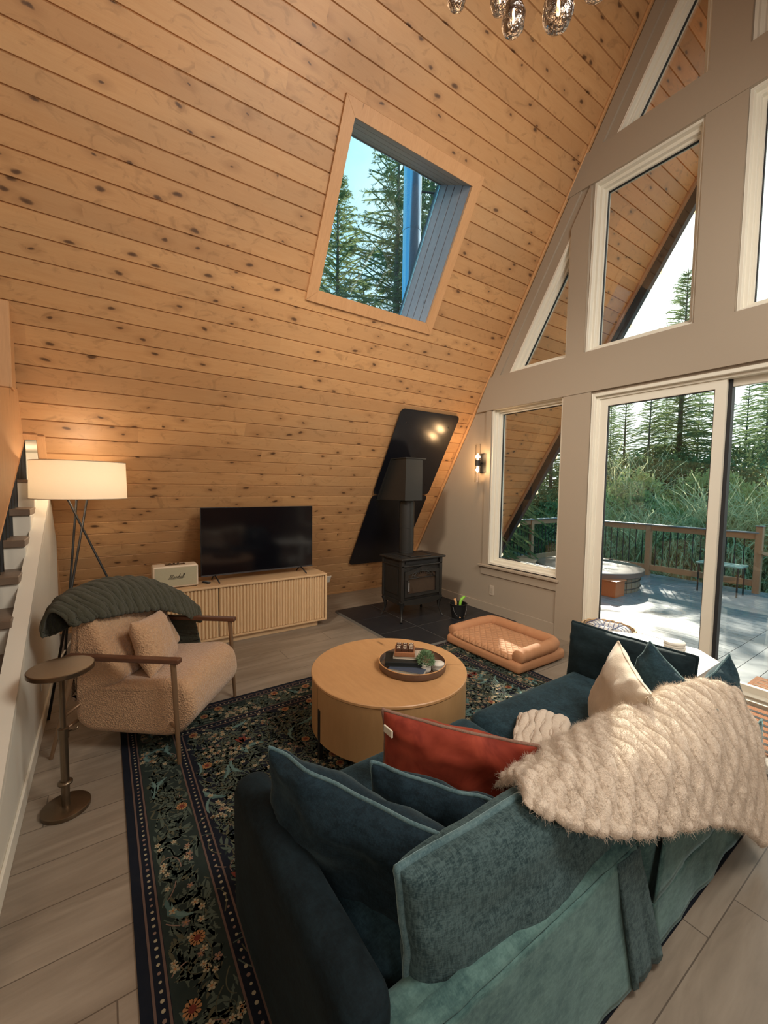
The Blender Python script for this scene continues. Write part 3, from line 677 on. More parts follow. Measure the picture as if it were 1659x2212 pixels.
# ------------------------------------------------------------------ sofa
sf = thing('sofa', 'dark teal chenille sofa with its back to the viewer, standing on the rug', 'sofa', (4.2, -2.45, .009))
YL, YR, XF, XB = -3.58, -1.33, 3.815, 4.70
def part(g, nm, m, par=None, **k): return build(g, nm, M[m] if isinstance(m, str) else m, par or sf, **k)
weld(part(wrinkle(rbox(3.86, 4.60, YL+.10, YR-.10, .10, .30, .03), .004, 3), 'base', 'tealdk_shade', smooth=True))
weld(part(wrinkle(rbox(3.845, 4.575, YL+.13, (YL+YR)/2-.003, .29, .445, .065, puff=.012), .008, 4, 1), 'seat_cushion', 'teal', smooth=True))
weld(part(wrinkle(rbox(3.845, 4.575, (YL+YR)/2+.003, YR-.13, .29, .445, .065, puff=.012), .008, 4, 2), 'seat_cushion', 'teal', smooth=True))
weld(part(wrinkle(rbox(XF, 4.66, YL, YL+.125, .03, .545, .055), .006, 3, 3), 'armrest', 'tealarm_shade', smooth=True))
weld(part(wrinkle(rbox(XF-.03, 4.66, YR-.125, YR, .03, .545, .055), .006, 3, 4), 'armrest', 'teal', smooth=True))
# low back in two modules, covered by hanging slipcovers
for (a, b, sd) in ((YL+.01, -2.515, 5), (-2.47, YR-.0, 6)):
    weld(part(wrinkle(rbox(4.575, 4.692, a, b, .03, .47, .045), .005, 3, sd), 'back_frame', 'tealdk_shade' if 0 else 'tealsk', smooth=True))
def skirt(poly_top, poly_bot, nm, mat, amp=.012, th=.008, n=30, m=16, seed=0):
    # poly_top/bot lists of (x,y,z) resampled to n; hanging cloth
    def rs(P, t):
        k = t*(len(P)-1); i = min(int(k), len(P)-2); f = k-i; return Vector(P[i]).lerp(Vector(P[i+1]), f)
    R = []
    for j in range(m+1):
        q = j/m; row = []
        for i in range(n+1):
            t = i/n; p = rs(poly_top, t).lerp(rs(poly_bot, t), q); p.x += amp*q*noise.noise(Vector((t*6+seed, q*.8, seed)))+.004*noise.noise(Vector((t*22, q*4, seed)))
            row.append(p)
        R.append(row)
    g = G(); g.grid(R); return part(g, nm, mat, smooth=True, solid=th)
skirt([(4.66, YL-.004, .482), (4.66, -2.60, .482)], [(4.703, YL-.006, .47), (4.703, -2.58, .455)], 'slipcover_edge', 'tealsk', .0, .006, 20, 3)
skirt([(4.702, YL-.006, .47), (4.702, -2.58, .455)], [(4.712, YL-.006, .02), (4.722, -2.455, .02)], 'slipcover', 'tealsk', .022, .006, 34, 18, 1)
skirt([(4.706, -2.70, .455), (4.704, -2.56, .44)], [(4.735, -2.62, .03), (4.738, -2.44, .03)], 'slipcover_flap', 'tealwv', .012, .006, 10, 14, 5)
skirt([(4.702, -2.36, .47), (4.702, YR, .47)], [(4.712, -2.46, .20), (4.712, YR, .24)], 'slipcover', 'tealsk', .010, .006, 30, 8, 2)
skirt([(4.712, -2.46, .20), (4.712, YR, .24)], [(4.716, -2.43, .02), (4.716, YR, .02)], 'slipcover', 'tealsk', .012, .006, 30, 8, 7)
for (x, y) in ((3.9, YL+.1), (3.9, YR-.1), (4.6, YL+.1), (4.6, YR-.1)): part(G().tube([(x, y, .011), (x, y, .12)], .022, 10), 'leg', 'black', smooth=True, auto=40)
# back cushions
TP = M['tealpipe']
make_pillow('back_cushion', 'large grey-teal woven back cushion at the near left end of the sofa', M['tealwv'], TP, .010, .94, .40, .19, (4.590, -2.925, .490), (.01, 1, 0), (-.16, 0, 1), n=30, pinch=.02, wr=.008, power=.30)
make_pillow('back_cushion', 'teal back cushion under the cream fur throw on the sofa', M['tealwv'], TP, .010, .92, .33, .17, (4.590, -1.98, .475), (.01, 1, 0), (-.16, 0, 1), n=26, pinch=.02, wr=.008, seed=3, power=.30)
make_pillow('bolster_cushion', 'backlit teal cushion standing along the far arm of the sofa', M['tealdk_shade'], M['tealdk_shade'], .009, .66, .34, .17, (4.15, -1.50, .555), (1, .02, 0), (0, .10, 1), n=26, pinch=.015, wr=.006, seed=5, power=.30)
make_pillow('square_pillow', 'teal pillow with flanged edge leaning inside the near left arm', M['tealface_shade'], TP, .006, .66, .44, .20, (4.275, -3.335, .478), (.55, .29, -.045), (.06, -.12, 1), n=28, pinch=.07, wr=.014, seed=7, power=.42)
make_pillow('square_pillow', 'smaller teal pillow between the red pillow and the woven back cushion', M['tealface_shade'], TP, .006, .46, .40, .13, (4.335, -3.07, .455), (.34, .26, -.03), (.10, -.15, 1), n=26, pinch=.06, wr=.012, seed=9, power=.42)
rp = make_pillow('velvet_pillow', 'rust red velvet pillow with rope piping, in the middle of the sofa', M['rust'], M['rustpipe'], .0065, .56, .38, .15, (4.195, -2.875, .510), (.42, .37, -.045), (.08, -.16, 1), n=28, pinch=.07, wr=.010, seed=11, power=.5)
g = G(); g.box(4.065, 4.115, -3.100, -3.094, .665, .690); build(g, 'care_label', M['paper'], rp)
wp = make_pillow('fringed_pillow', 'ivory cotton pillow with fringed side seam, between cream throw and dark bolster', M['ivory'], M['ivory'], .004, .44, .46, .16, (4.36, -2.02, .565), (.55, -.62, -.10), (.10, .22, 1), n=26, pinch=.08, wr=.010, seed=13, power=.5)
_a = Vector((.55, -.62, -.10)).normalized(); _v = Vector((.10, .22, 1)); _v = (_v-_a*_v.dot(_a)).normalized(); g = G()
for i in range(150):
    t = random.uniform(-.98, .98); p = Vector((4.36, -2.02, .565))+_a*(.22*(1-.08*(1-t*t)))+_v*(.23*t); d = (_a+Vector((random.gauss(0, .6), random.gauss(0, .6), random.gauss(0, .6)))).normalized(); L = random.uniform(.012, .026)
    g.tube([p, p+d*L*.6, p+d*L+Vector((0, 0, -.006))], .0012, 4)
build(g, 'fringe', M['ivory'], wp)
make_pillow('velvet_pillow', 'deep teal velvet pillow resting against the far dark bolster', M['teal'], M['tealpipe'], .004, .40, .40, .14, (4.42, -1.76, .545), (.75, -.35, -.35), (.30, .10, .9), n=24, pinch=.07, wr=.010, seed=15, power=.5)
make_pillow('velvet_pillow', 'teal pillow with gathered corner poking up behind the cream throw', M['teal'], M['tealpipe'], .004, .36, .40, .13, (4.60, -1.52, .52), (.1, 1, .3), (-.15, -.1, 1), n=24, pinch=.08, wr=.010, seed=17, power=.5)
# ------------------------------------------------------------------ draped throws
def catmull(P, t):
    n = len(P)-1; k = min(int(t*n), n-1); f = t*n-k
    a, b, c, d = Vector(P[max(k-1, 0)]), Vector(P[k]), Vector(P[k+1]), Vector(P[min(k+2, n)])
    return .5*((2*b)+(c-a)*f+(2*a-5*b+4*c-d)*f*f+(3*b-a-3*c+d)*f*f*f)
def throw(ctrl, nu, nv, ridge, amp, th, wob=.35, along='u', lumps=.16, seed=0, edge=.012, sgn=-1):
    base = []
    for j in range(nv+1):
        v = j/nv; row = [catmull(c, v) for c in ctrl]; base.append([catmull(row, i/nu) for i in range(nu+1)])
    # arc lengths
    Lu = sum((base[nv//2][i+1]-base[nv//2][i]).length for i in range(nu)); Lv = sum((base[j+1][nu//2]-base[j][nu//2]).length for j in range(nv))
    R = []
    for j in range(nv+1):
        row = []
        for i in range(nu+1):
            p = base[j][i]; a = base[j][min(i+1, nu)]-base[j][max(i-1, 0)]; b = base[min(j+1, nv)][i]-base[max(j-1, 0)][i]
            n = a.cross(b); n = n.normalized() if n.length > 1e-9 else Vector((0, 0, 1))
            u, v = i/nu*Lu, j/nv*Lv
            if along == 'v': u, v = v, u
            s_ = u/ridge+wob*noise.noise(Vector((u*2.3+seed, v*2.6, 3)))*2.2+.35*noise.noise(Vector((u*9, v*9+seed, 1)))
            vv = v/lumps+.6*noise.noise(Vector((u*5, v*3, seed+2))); s_ += .20*sin(2*pi*vv+pi*floor(s_+.5))
            k = floor(s_+.5); c = sqrt(max(0, 1-(2*(s_-k))**2))
            pin = .5+.5*cos(2*pi*vv+pi*k)
            f = c*(.60+.40*pin)
            ee = min(i, nu-i)/3.0; ev = min(j, nv-j)/3.0; fade = min(1, ee+.25)*min(1, ev+.25)
            q = p+n*(sgn*amp*f*fade)
            q += Vector(noise.noise_vector(Vector((u*6, v*6, seed+5))))*edge
            if sgn < 0 and b.length > 1e-9 and along == 'u': q += b.normalized()*(.026*(c-.45)*exp(-((nv-j)/(nv*.06))**2))
            row.append(q)
        R.append(row)
    g = G(); g.grid(R); return g
CT = [
 [(4.30, -2.80, .455), (4.38, -2.81, .53), (4.46, -2.86, .61), (4.535, -2.92, .680), (4.60, -2.99, .690)],
 [(4.28, -2.62, .455), (4.38, -2.66, .54), (4.485, -2.72, .645), (4.60, -2.79, .695), (4.68, -2.87, .640)],
 [(4.28, -2.42, .455), (4.38, -2.46, .55), (4.505, -2.53, .660), (4.64, -2.62, .680), (4.73, -2.70, .585)],
 [(4.30, -2.20, .46), (4.40, -2.22, .56), (4.525, -2.27, .665), (4.68, -2.35, .640), (4.75, -2.42, .49)],
 [(4.34, -1.98, .47), (4.44, -1.98, .575), (4.55, -2.00, .670), (4.70, -2.07, .580), (4.76, -2.14, .385)],
 [(4.42, -1.78, .50), (4.49, -1.75, .59), (4.58, -1.74, .665), (4.72, -1.80, .52), (4.775, -1.88, .25)],
 [(4.52, -1.60, .54), (4.56, -1.54, .60), (4.63, -1.52, .62), (4.73, -1.57, .44), (4.79, -1.66, .08)],
]
thr = tag(build(throw(CT, 380, 200, .052, .031, .0, wob=.20, lumps=.125, edge=.006), 'fur_throw', M['furcream'], smooth=True, solid=.014), 'cream ruched faux fur throw draped over the back of the sofa', 'throw')
def furry(o, n, L, rad=.00035, seed=1):
    pm = o.modifiers.new('fur', 'PARTICLE_SYSTEM'); ps = pm.particle_system.settings; ps.type = 'HAIR'; ps.count = n; ps.hair_length = L; ps.hair_step = 3; ps.render_step = 3
    ps.brownian_factor = .004; ps.effector_amount = 0; ps.root_radius = rad*2000; ps.tip_radius = rad*600; ps.radius_scale = .001; ps.use_hair_bspline = False; ps.display_step = 2
    ps.use_advanced_hair = True; ps.normal_factor = .0; ps.tangent_factor = 0; ps.object_align_factor = (0, 0, 0); ps.factor_random = .004
    pm.particle_system.seed = seed
CT2 = [[(4.06, -2.30, .452), (4.09, -2.36, .47), (4.16, -2.46, .47), (4.25, -2.58, .46)], [(4.12, -2.20, .46), (4.16, -2.28, .50), (4.23, -2.40, .51), (4.32, -2.52, .50)], [(4.20, -2.15, .46), (4.25, -2.22, .50), (4.32, -2.34, .53), (4.40, -2.46, .54)]]
tag(build(throw(CT2, 60, 90, .035, .022, .02, along='u', wob=.3, lumps=.2, seed=4), 'fur_throw', M['furcream'], smooth=True, solid=.012), 'small bunched end of a cream fur throw lying on the sofa seat', 'throw')
# ------------------------------------------------------------------ coffee table
TX, TY, TZ, TR = 3.207, -2.476, .44, .4795
ct = thing('coffee_table', 'round drum coffee table in light oak on short black legs', 'table', (TX, TY, .009))
build(G().lathe([(0, .42), (TR-.004, .42), (TR, .424), (TR, .436), (TR-.004, .44), (0, .44)], (TX, TY, 0), 96), 'tabletop', M['tabletop'], ct, smooth=True, auto=40)
build(G().lathe([(0, .115), (TR-.004, .115), (TR-.004, .4185), (0, .4185)], (TX, TY, 0), 96), 'drum', M['tableside'], ct, smooth=True, auto=40)
a = -1.62
build(G().box(-.001, .001, TR-.006, TR-.0035, .12, .418, fn=lambda x, y, z: (TX+x*sin(a)+y*cos(a)*1.001, TY+y*sin(a)-x*cos(a), z)), 'seam', M['walnut'], ct)
a2 = -.9
build(G().box(.28, TR-.01, -.001, .001, .4401, .4405, fn=lambda x, y, z: (TX+x*cos(1.07)-y*sin(1.07), TY+x*sin(1.07)+y*cos(1.07), z)), 'seam', M['walnut'], ct)
for q in (-.1, -1.8, 1.35, 2.9):
    lx, ly = TX+(TR-.012)*cos(q+.17-pi/1.0+.05), TY+(TR-.012)*sin(q+.17-pi+.05)
    build(G().box(lx-.012, lx+.012, ly-.012, ly+.012, .0105, .30), 'leg', M['black'], ct, bevel=.002, seg=1)
TC = (3.296, -2.362)
tr = thing('serving_tray', 'round walnut tray holding books and a plant on the coffee table', 'tray', (TC[0], TC[1], .4412))
build(G().lathe([(0, .4412), (.200, .4412), (.208, .448), (.210, .484), (.203, .485), (.200, .452), (.196, .449), (0, .449)], (TC[0], TC[1], 0), 72), 'body', wood('tray_wood', (.10, .055, .035), (.17, .10, .065), (1, 1, .3), 8, .4), tr, smooth=True, auto=50)
build(G().lathe([(.2095, .4842), (.2095, .4868), (.2035, .4868), (.2035, .4842), (.2095, .4842)], (TC[0], TC[1], 0), 72), 'rim', M['pinetrim'], tr, smooth=True, auto=50)
def book(c, w, d, z0, h, ang, label, cover):
    r = thing('book', label, 'book', (c[0], c[1], z0), group=None)
    f = lambda x, y, z: (c[0]+x*cos(ang)-y*sin(ang), c[1]+x*sin(ang)+y*cos(ang), z0+z)
    build(G().box(-w/2, w/2, -d/2, d/2, 0, .003, fn=f).box(-w/2, w/2, -d/2, d/2, h-.003, h, fn=f).box(-w/2, -w/2+.003, -d/2, d/2, .003, h-.003, fn=f), 'cover', cover, r, bevel=.001, seg=1)
    build(G().box(-w/2+.0035, w/2-.004, -d/2+.004, d/2-.004, .0035, h-.0035, fn=f), 'pages', M['paper'], r); return r
book((3.345, -2.425), .215, .15, .4497, .030, .62, 'grey-blue book lying lowest in the round tray', plain('blue_cover', (.06, .075, .11), .45))
book((3.275, -2.415), .16, .225, .4805, .028, 2.49, 'black hardcover book second from the bottom of the tray pile', plain('black_cover', (.012, .014, .013), .4))
book((3.272, -2.385), .165, .12, .5093, .014, .86, 'pale thin book under the tic-tac-toe board', plain('pale_cover', (.45, .38, .30), .5))
# tic tac toe board
ga = .90; GC = (3.262, -2.395); GZ = .5240
gb = thing('game_board', 'small wooden tic-tac-toe board with nine carved blocks atop the books', 'game', (GC[0], GC[1], GZ))
gf = lambda x, y, z: (GC[0]+x*cos(ga)-y*sin(ga), GC[1]+x*sin(ga)+y*cos(ga), GZ+z)
redw = wood('red_brown_wood', (.26, .10, .045), (.38, .17, .08), (1, .4, 1), 20, .35); dkw = plain('dark_block', (.07, .028, .016), .3)
build(G().box(-.062, .062, -.062, .062, 0, .028, fn=gf), 'board', redw, gb, bevel=.003, seg=2)
for i in range(3):
    for j in range(3):
        x, y = (i-1)*.038, (j-1)*.038
        b = build(G().box(x-.016, x+.016, y-.016, y+.016, .0285, .047, fn=gf), 'block', dkw, gb, bevel=.002, seg=1)
        gg = G(); 
        if (i+j) % 3 != 1:
            for s_ in (-1, 1): gg.box(-.013, .013, -.0022, .0022, .0473, .0485, fn=lambda u, v, z, s_=s_: gf(x+(u-s_*v)*.707, y+(s_*u+v)*.707, z))
        else:
            gg.lathe([(.007, .0473), (.011, .0473), (.011, .0485), (.007, .0485)], (x, y, 0), 16, fn=lambda u, v, z: gf(u, v, z))
        build(gg, 'symbol', M['cream'], b)
# plant
pc = (3.405, -2.345, .4497)
pp = thing('potted_plant', 'small bushy green plant in a cream pot on the round tray', 'plant', pc)
build(G().lathe([(0, 0), (.026, 0), (.033, .012), (.033, .030), (.028, .040), (.025, .040), (.024, .034), (0, .034)], pc, 28), 'pot', M['ceramic'], pp, smooth=True)
g = G()
for i in range(1100):
    z = random.uniform(-.5, 1); a = random.random()*2*pi; r = sqrt(max(0, 1-z*z)); R_a = random.uniform(.6, 1)*.052
    p = Vector((r*cos(a), r*sin(a), z))*R_a+Vector((pc[0], pc[1], pc[2]+.075)); d = Vector((r*cos(a)+random.gauss(0, .4), r*sin(a)+random.gauss(0, .4), z+random.gauss(0, .4))).normalized()
    q = d.orthogonal().normalized(); q = (Matrix.Rotation(random.random()*6.28, 3, d) @ q); L = random.uniform(.008, .013)
    g.add([p, p+d*L*.5+q*L*.36, p+d*L, p+d*L*.5-q*L*.36], [(0, 1, 2, 3)])
build(g, 'foliage', leafmat('boxwood', (.16, .28, .15), (.32, .46, .27)), pp)
for k in range(4):
    o = tag(build(G().lathe([(0, 0), (.039, 0), (.041, .002), (.041, .009), (.039, .011), (0, .011)], (3.425+.004*(k % 2), -2.262-.003*k, .4497+k*.0118), 40), 'coaster', M['ceramic'], smooth=True, auto=50),
            ['white round coaster, lowest of the stack beside the potted plant', 'white round coaster, second from bottom beside the potted plant', 'white round coaster, third from bottom beside the potted plant', 'white round coaster, topmost of the stack beside the potted plant'][k], 'coaster', 'white coasters on the tray')
# ------------------------------------------------------------------ media console, television, speaker
cs = thing('media_console', 'long light oak media console with fluted sliding fronts below the television', 'cabinet', (.90, -2.74, 0))
cx0, cx1, cy0, cy1, cz0, cz1 = .66, 1.152, -3.60, -1.89, .065, .59
build(G().box(cx0, cx1+.004, cy0, cy1, cz1-.022, cz1), 'top', M['oakh'], cs, bevel=.003, seg=2)
build(G().box(cx0, cx1, cy0, cy0+.02, cz0+.018, cz1-.0225).box(cx0, cx1, cy1-.02, cy1, cz0+.018, cz1-.0225).box(cx0, cx0+.01, cy0+.02, cy1-.02, cz0+.018, cz1-.0225), 'carcass', M['oak'], cs)
build(G().box(cx0, cx1+.002, cy0, cy1, cz0, cz0+.0175), 'bottom_panel', M['oakh'], cs, bevel=.002, seg=1)
build(G().box(cx0+.04, cx1-.05, cy0+.09, cy1-.09, .0, cz0-.0005), 'plinth', M['oakh'], cs, bevel=.002, seg=1)
def fluted(y0, y1, n):
    g = G(); prof = []; w = (y1-y0)/n
    for i in range(n):
        for k in range(7):
            t = k/6; prof.append((y0+(i+t*.9+.05)*w, cx1-.026+.018*sin(pi*t)**.6))
    P = [[(x, y, z) for (y, x) in prof] for z in (cz0+.021, cz1-.026)]; g.grid(P)
    g.add([(prof[0][1], y0, cz0+.021), (cx1-.04, y0, cz0+.021), (cx1-.04, y0, cz1-.026), (prof[0][1], y0, cz1-.026)], [(0, 1, 2, 3)]); 
    g.box(cx1-.042, cx1-.0265, y0, y1, cz0+.020, cz1-.025); return g
for (y0, y1, n) in ((-3.575, -3.035, 17), (-3.027, -2.46, 18), (-2.4595, -1.913, 18)): build(fluted(y0, y1, n), 'door', M['oak'], cs)
tv = thing('television', 'flat black television standing on two small feet on the oak console', 'television', (.96, -2.57, cz1+.001))
build(G().box(.930, .960, -3.157, -1.981, .648, 1.330), 'casing', M['darkgrey'], tv, bevel=.004, seg=2)
build(G().box(.9602, .9612, -3.152, -1.986, .664, 1.326), 'screen', M['screen'], tv)
build(G().box(.9603, .963, -3.157, -1.981, .648, .660), 'chin', plain('grey_metal', (.10, .10, .11), .35, .7), tv)
for y in (-3.03, -2.12):
    g = G(); g.tube([(.955, y, .655), (1.075, y+.02, .597)], .007, 8).tube([(.935, y, .655), (.86, y-.01, .597)], .007, 8); build(g, 'foot', M['black'], tv, smooth=True)
sp = thing('speaker', 'cream vintage-look speaker with script logo on the left end of the console', 'speaker', (1.0, -3.387, cz1+.001))
build(G().box(.885, 1.055, -3.577, -3.198, .597, .800), 'cabinet', M['cream'], sp, bevel=.014, seg=4)
build(G().box(1.0552, 1.0562, -3.566, -3.209, .609, .789), 'gasket', plain('cream_piping', (.50, .40, .28), .5), sp, bevel=.0004, seg=1)
build(G().box(1.0563, 1.0585, -3.560, -3.215, .615, .783), 'grille', M['grille'], sp)
for y in (-3.56, -3.215): build(G().lathe([(0, 0), (.01, 0), (.01, .0055), (0, .0055)], (1.03, y, .5915), 12), 'foot', M['black'], sp)
build(G().box(.93, 1.005, -3.47, -3.30, .8001, .8012), 'control_plate', M['brass'], sp)
for k in range(3): build(G().lathe([(0, 0), (.009, 0), (.009, .012), (.007, .014), (0, .014)], (.968, -3.43+.035*k, .8012), 16), 'knob', M['brass'], sp, smooth=True, auto=40)
build(G().tube([(.968, -3.316, .8012), (.972, -3.31, .818)], .002, 8), 'switch', M['brass'], sp)
def text(body, loc, size, mat, rot, name, parent, shear=0, extrude=.0006):
    c = bpy.data.curves.new(name, 'FONT'); c.body = body; c.size = size; c.shear = shear; c.extrude = extrude; c.align_x = 'CENTER'; c.align_y = 'CENTER'; c.offset = .0006
    o = bpy.data.objects.new(name, c); COL.objects.link(o); c.materials.append(mat)
    dg = bpy.context.evaluated_depsgraph_get(); me = bpy.data.meshes.new_from_object(o.evaluated_get(dg)); bpy.data.objects.remove(o)
    o = bpy.data.objects.new(name, me); COL.objects.link(o); o.rotation_euler = rot
    o.parent = parent; o.location = Vector(loc)-rootof(parent).location; return o
# script lettering drawn as a pen stroke
def script(parent):
    sc = .030; strokes = [
     [(-2.2, -.35), (-2.0, -.5), (-1.75, .2), (-1.55, .75), (-1.5, .1), (-1.45, -.35), (-1.2, .25), (-.98, .75), (-.98, .1), (-.95, -.3), (-.85, -.4), (-.7, -.2)],
     [(-.45, .12), (-.65, .1), (-.72, -.2), (-.55, -.38), (-.4, -.1), (-.35, .12), (-.38, -.2), (-.25, -.38), (-.05, 0), (0, .15), (.15, .12), (.12, -.2), (.2, -.38), (.4, 0), (.5, .18), (.55, -.1), (.48, -.36), (.35, -.3)],
     [(.55, -.1), (.75, .2), (.95, .8), (.85, .85), (.75, .3), (.72, -.38), (.85, .05), (1.0, .12), (1.0, -.25), (1.1, -.38), (1.25, -.1)],
     [(1.5, .12), (1.3, .1), (1.22, -.2), (1.38, -.38), (1.52, -.1), (1.57, .12), (1.55, -.25), (1.65, -.38), (1.85, .2), (1.98, .8), (1.88, .85), (1.8, .2), (1.8, -.25), (1.9, -.38), (2.1, .2), (2.25, .85), (2.15, .9), (2.05, .2), (2.05, -.25), (2.2, -.38), (2.45, -.15)],
     [(-2.25, -.5), (-1.2, -.62), (.4, -.62), (1.9, -.52)]]
    g = G()
    for q in strokes:
        n = len(q)*5; P = [catmull([(a, b, 0) for a, b in q], i/n) for i in range(n+1)]
        g.tube([(1.0592, -3.387+p.x*sc+p.y*.006, .697+p.y*sc) for p in P], .0016, 6)
    build(g, 'logo', M['goldink'], parent, smooth=True)
script(sp)
rm = thing('remote_control', 'small black remote control lying beside the television foot', 'remote', (.96, -3.10, cz1+.001))
rf = lambda x, y, z: (.975+x*cos(.5)-y*sin(.5), -3.12+x*sin(.5)+y*cos(.5), z)
build(G().box(-.03, .055, -.018, .018, .5915, .606, fn=rf), 'body', M['darkgrey'], rm, bevel=.005, seg=2)
build(G().box(-.012, .012, -.010, .010, .6061, .6075, fn=rf).box(.02, .045, -.008, .008, .6061, .607, fn=rf), 'buttons', M['capmetal'], rm)
# wall sockets and switches
g = G(); g.box(.26, .375, -1.44, -1.35, -.008, -.0005, fn=SL); o = tag(build(g, 'outlet_plate', M['whiteplast'], bevel=.002, seg=1), 'white outlet plate on the pine wall right of the console', 'outlet')
sw = thing('wall_outlet', 'almond outlet plate on the wall beneath the lower window', 'outlet', (1.87, -.004, .305))
build(G().box(1.835, 1.905, -.008, -.0005, .245, .365), 'plate', plain('almond_plate', (.50, .42, .33), .4), sw, bevel=.002, seg=1)
build(G().box(1.852, 1.888, -.0105, -.0082, .272, .338), 'socket', plain('almond_socket', (.42, .35, .27), .4), sw, bevel=.001, seg=1)
# ------------------------------------------------------------------ stove corner
HZ = .03
g = G(); g.box(.80, 2.262, -1.60, -.018, .0005, HZ-.002, 1)
xs2 = [.80, 1.29, 1.78, 2.262]; ys2 = [-1.60, -1.10, -.58, -.018]
for i in range(3):
    for j in range(3): g.box(xs2[i]+.003, xs2[i+1]-.003, ys2[j]+.003, ys2[j+1]-.003, HZ-.003, HZ, 0)
tag(build(g, 'hearth_pad', [M['slate'], plain('dark_grout', (.20, .19, .17), .8)]), 'dark slate tile hearth pad on the floor in the corner', 'hearth')
sv = thing('wood_stove', 'black cast iron wood stove on four curved legs in the corner', 'stove', (1.42, -.895, HZ))
I_ = M['iron']; x0, x1, y0, y1 = 1.225, 1.60, -1.185, -.605
def sp_(g, nm, m=None, b=.004, par=None): return build(g, nm, m or I_, par or sv, bevel=b, seg=2)
sp_(G().box(x0-.03, x1+.045, y0-.035, y1+.035, .735, .757), 'top_plate', b=.006)
for (ya, yb) in ((y0+.05, y0+.09), (y1-.09, y1-.05)):
    g = G(); g.box(x0+.05, x0+.30, ya, yb, .7572, .760)
    tg = sp_(g, 'top_grate', M['blackrub'], 0)
    for k in range(9): build(G().box(x0+.055+k*.026, x0+.07+k*.026, ya+.003, yb-.003, .7602, .762), 'grate_bar', I_, tg)
sp_(G().box(x0+.09, x1-.02, y0+.14, y1-.14, .7575, .766), 'cooktop', b=.003)
sp_(G().box(x0, x1-.015, y0, y1, .275, .7345), 'firebox', b=.004)
sp_(G().box(x0-.012, x1+.012, y0-.012, y1+.012, .655, .672), 'moulding', b=.004)
for yy in (y0-.014, y1-.028): sp_(G().box(x1-.035, x1+.012, yy, yy+.042, .275, .734), 'corner_post', b=.005)
sp_(G().box(x0-.01, x0+.03, y0-.012, y0+.03, .275, .734), 'corner_post', b=.005)
sp_(G().box(x0+.06, x1-.07, y0-.008, y0+.002, .33, .63), 'side_panel', b=.003)
sp_(G().box(x1-.012, x1-.005, y0+.05, y1-.05, .688, .718), 'air_slot', M['blackrub'], 0)
g = G(); g.prism([[(y0+.035, .315), (y1-.035, .315), (y1-.035, .60), ((y0+y1)/2, .648), (y0+.035, .60)], [(y0+.085, .345), (y0+.085, .565), ((y0+y1)/2, .60), (y1-.085, .565), (y1-.085, .345)]], lambda y, z, x: (x, y, z), x1-.016, x1+.012)
dr_ = sp_(g, 'door', b=.004)
build(G().box(x1-.012, x1-.006, y0+.06, y1-.06, .33, .60), 'glass', plain('fire_glass', (.035, .024, .017), .12, c2=(.075, .048, .032), nsc=9, spec=.4), dr_)
g = G()
for rr_ in (.155, .120):
    g.tube([(x1+.010, (y0+y1)/2+rr_*1.05*cos(t), .520+rr_*.62*sin(t)) for t in [pi*i/20 for i in range(21)]], .0045, 6)
for i in range(1, 8):
    t = pi*i/8; c_ = (y0+y1)/2; g.tube([(x1+.010, c_+.163*cos(t), .520+.096*sin(t)), (x1+.010, c_+.085*cos(t+.16), .520+.050*sin(t+.16))], .0038, 6)
g.tube([(x1+.010, y0+.085, .520), (x1+.010, y1-.085, .520)], .005, 6)
build(g, 'arch_lattice', I_, dr_, smooth=True)
g = G(); P = [(x1+.045+.007*cos(a*9), y0+.062+.007*sin(a*9), .40+.10*a/6.28) for a in [i*6.28/120 for i in range(121)]]
g.tube([(x1+.01, y0+.06, .50), (x1+.045, y0+.062, .50), (x1+.048, y0+.062, .385)], .005, 8); build(g, 'handle', I_, dr_, smooth=True)
build(G().tube([(x1+.047+.008*cos(i*.9), y0+.062+.008*sin(i*.9), .385+.10*i/150) for i in range(151)], .0018, 5), 'handle_coil', plain('nickel', (.5, .5, .5), .3, .9), dr_, smooth=True)
g = G(); n = 20
P = [(y0-.012+(y1-y0+.024)*i/n, .205+.05*abs(2*i/n-1)**2.2*-1+.03) for i in range(n+1)]
g.prism([[(y0-.012, .275)]+[(p[0], .235-.028*(1-(2*i/n-1)**2)) for i, p in enumerate(P)]+[(y1+.012, .275)]], lambda y, z, x: (x, y, z), x1-.02, x1+.016); sp_(g, 'ash_lip', b=.003)
sp_(G().box(x0-.008, x1-.02, y0-.008, y0+.012, .222, .275).box(x0-.008, x1-.02, y1-.012, y1+.008, .222, .275).box(x0-.008, x0+.012, y0, y1, .222, .275), 'lower_skirt', b=.003)
for sx, X in ((1, x1-.01), (-1, x0+.03)):
    for sy, Y in ((-1, y0+.01), (1, y1-.01)):
        g = G(); pts = []; rs = []
        for i in range(13):
            t = i/12; z = .262-(.262-HZ-.006)*t; o_ = .012+.020*t**2-.026*sin(pi*t)*.8
            pts.append((X+sx*o_, Y+sy*o_*.8, z)); rs.append(.030-.019*min(1, t*1.5)+(.006 if t > .93 else 0))
        g.tube(pts, rs, 8); g.prism([[(0, .262), (.085, .262), (.02, .20), (0, .15)]], lambda u, z, w: (X+sx*.005+w, Y-sy*u, z), -.006, .006)
        build(g, 'leg', I_, sv, smooth=True, auto=50)
PXc, PYc, PR = 1.300, -.900, .087
pf = thing('stove_pipe', 'black stove pipe rising into a box on the sloped wall', 'stove pipe', (PXc, PYc, .767))
build(G().lathe([(PR+.004, 0), (PR+.004, .02), (PR, .022), (PR, .30), (PR+.003, .302), (PR+.003, .62), (PR-.01, .62), (PR-.01, .64)], (PXc, PYc, .767), 40), 'pipe', M['ironpipe'], pf, smooth=True, auto=40)
bx = G(); b0, b1, zb0, zb1, xf = -1.045, -.795, 1.40, 1.885, 1.452
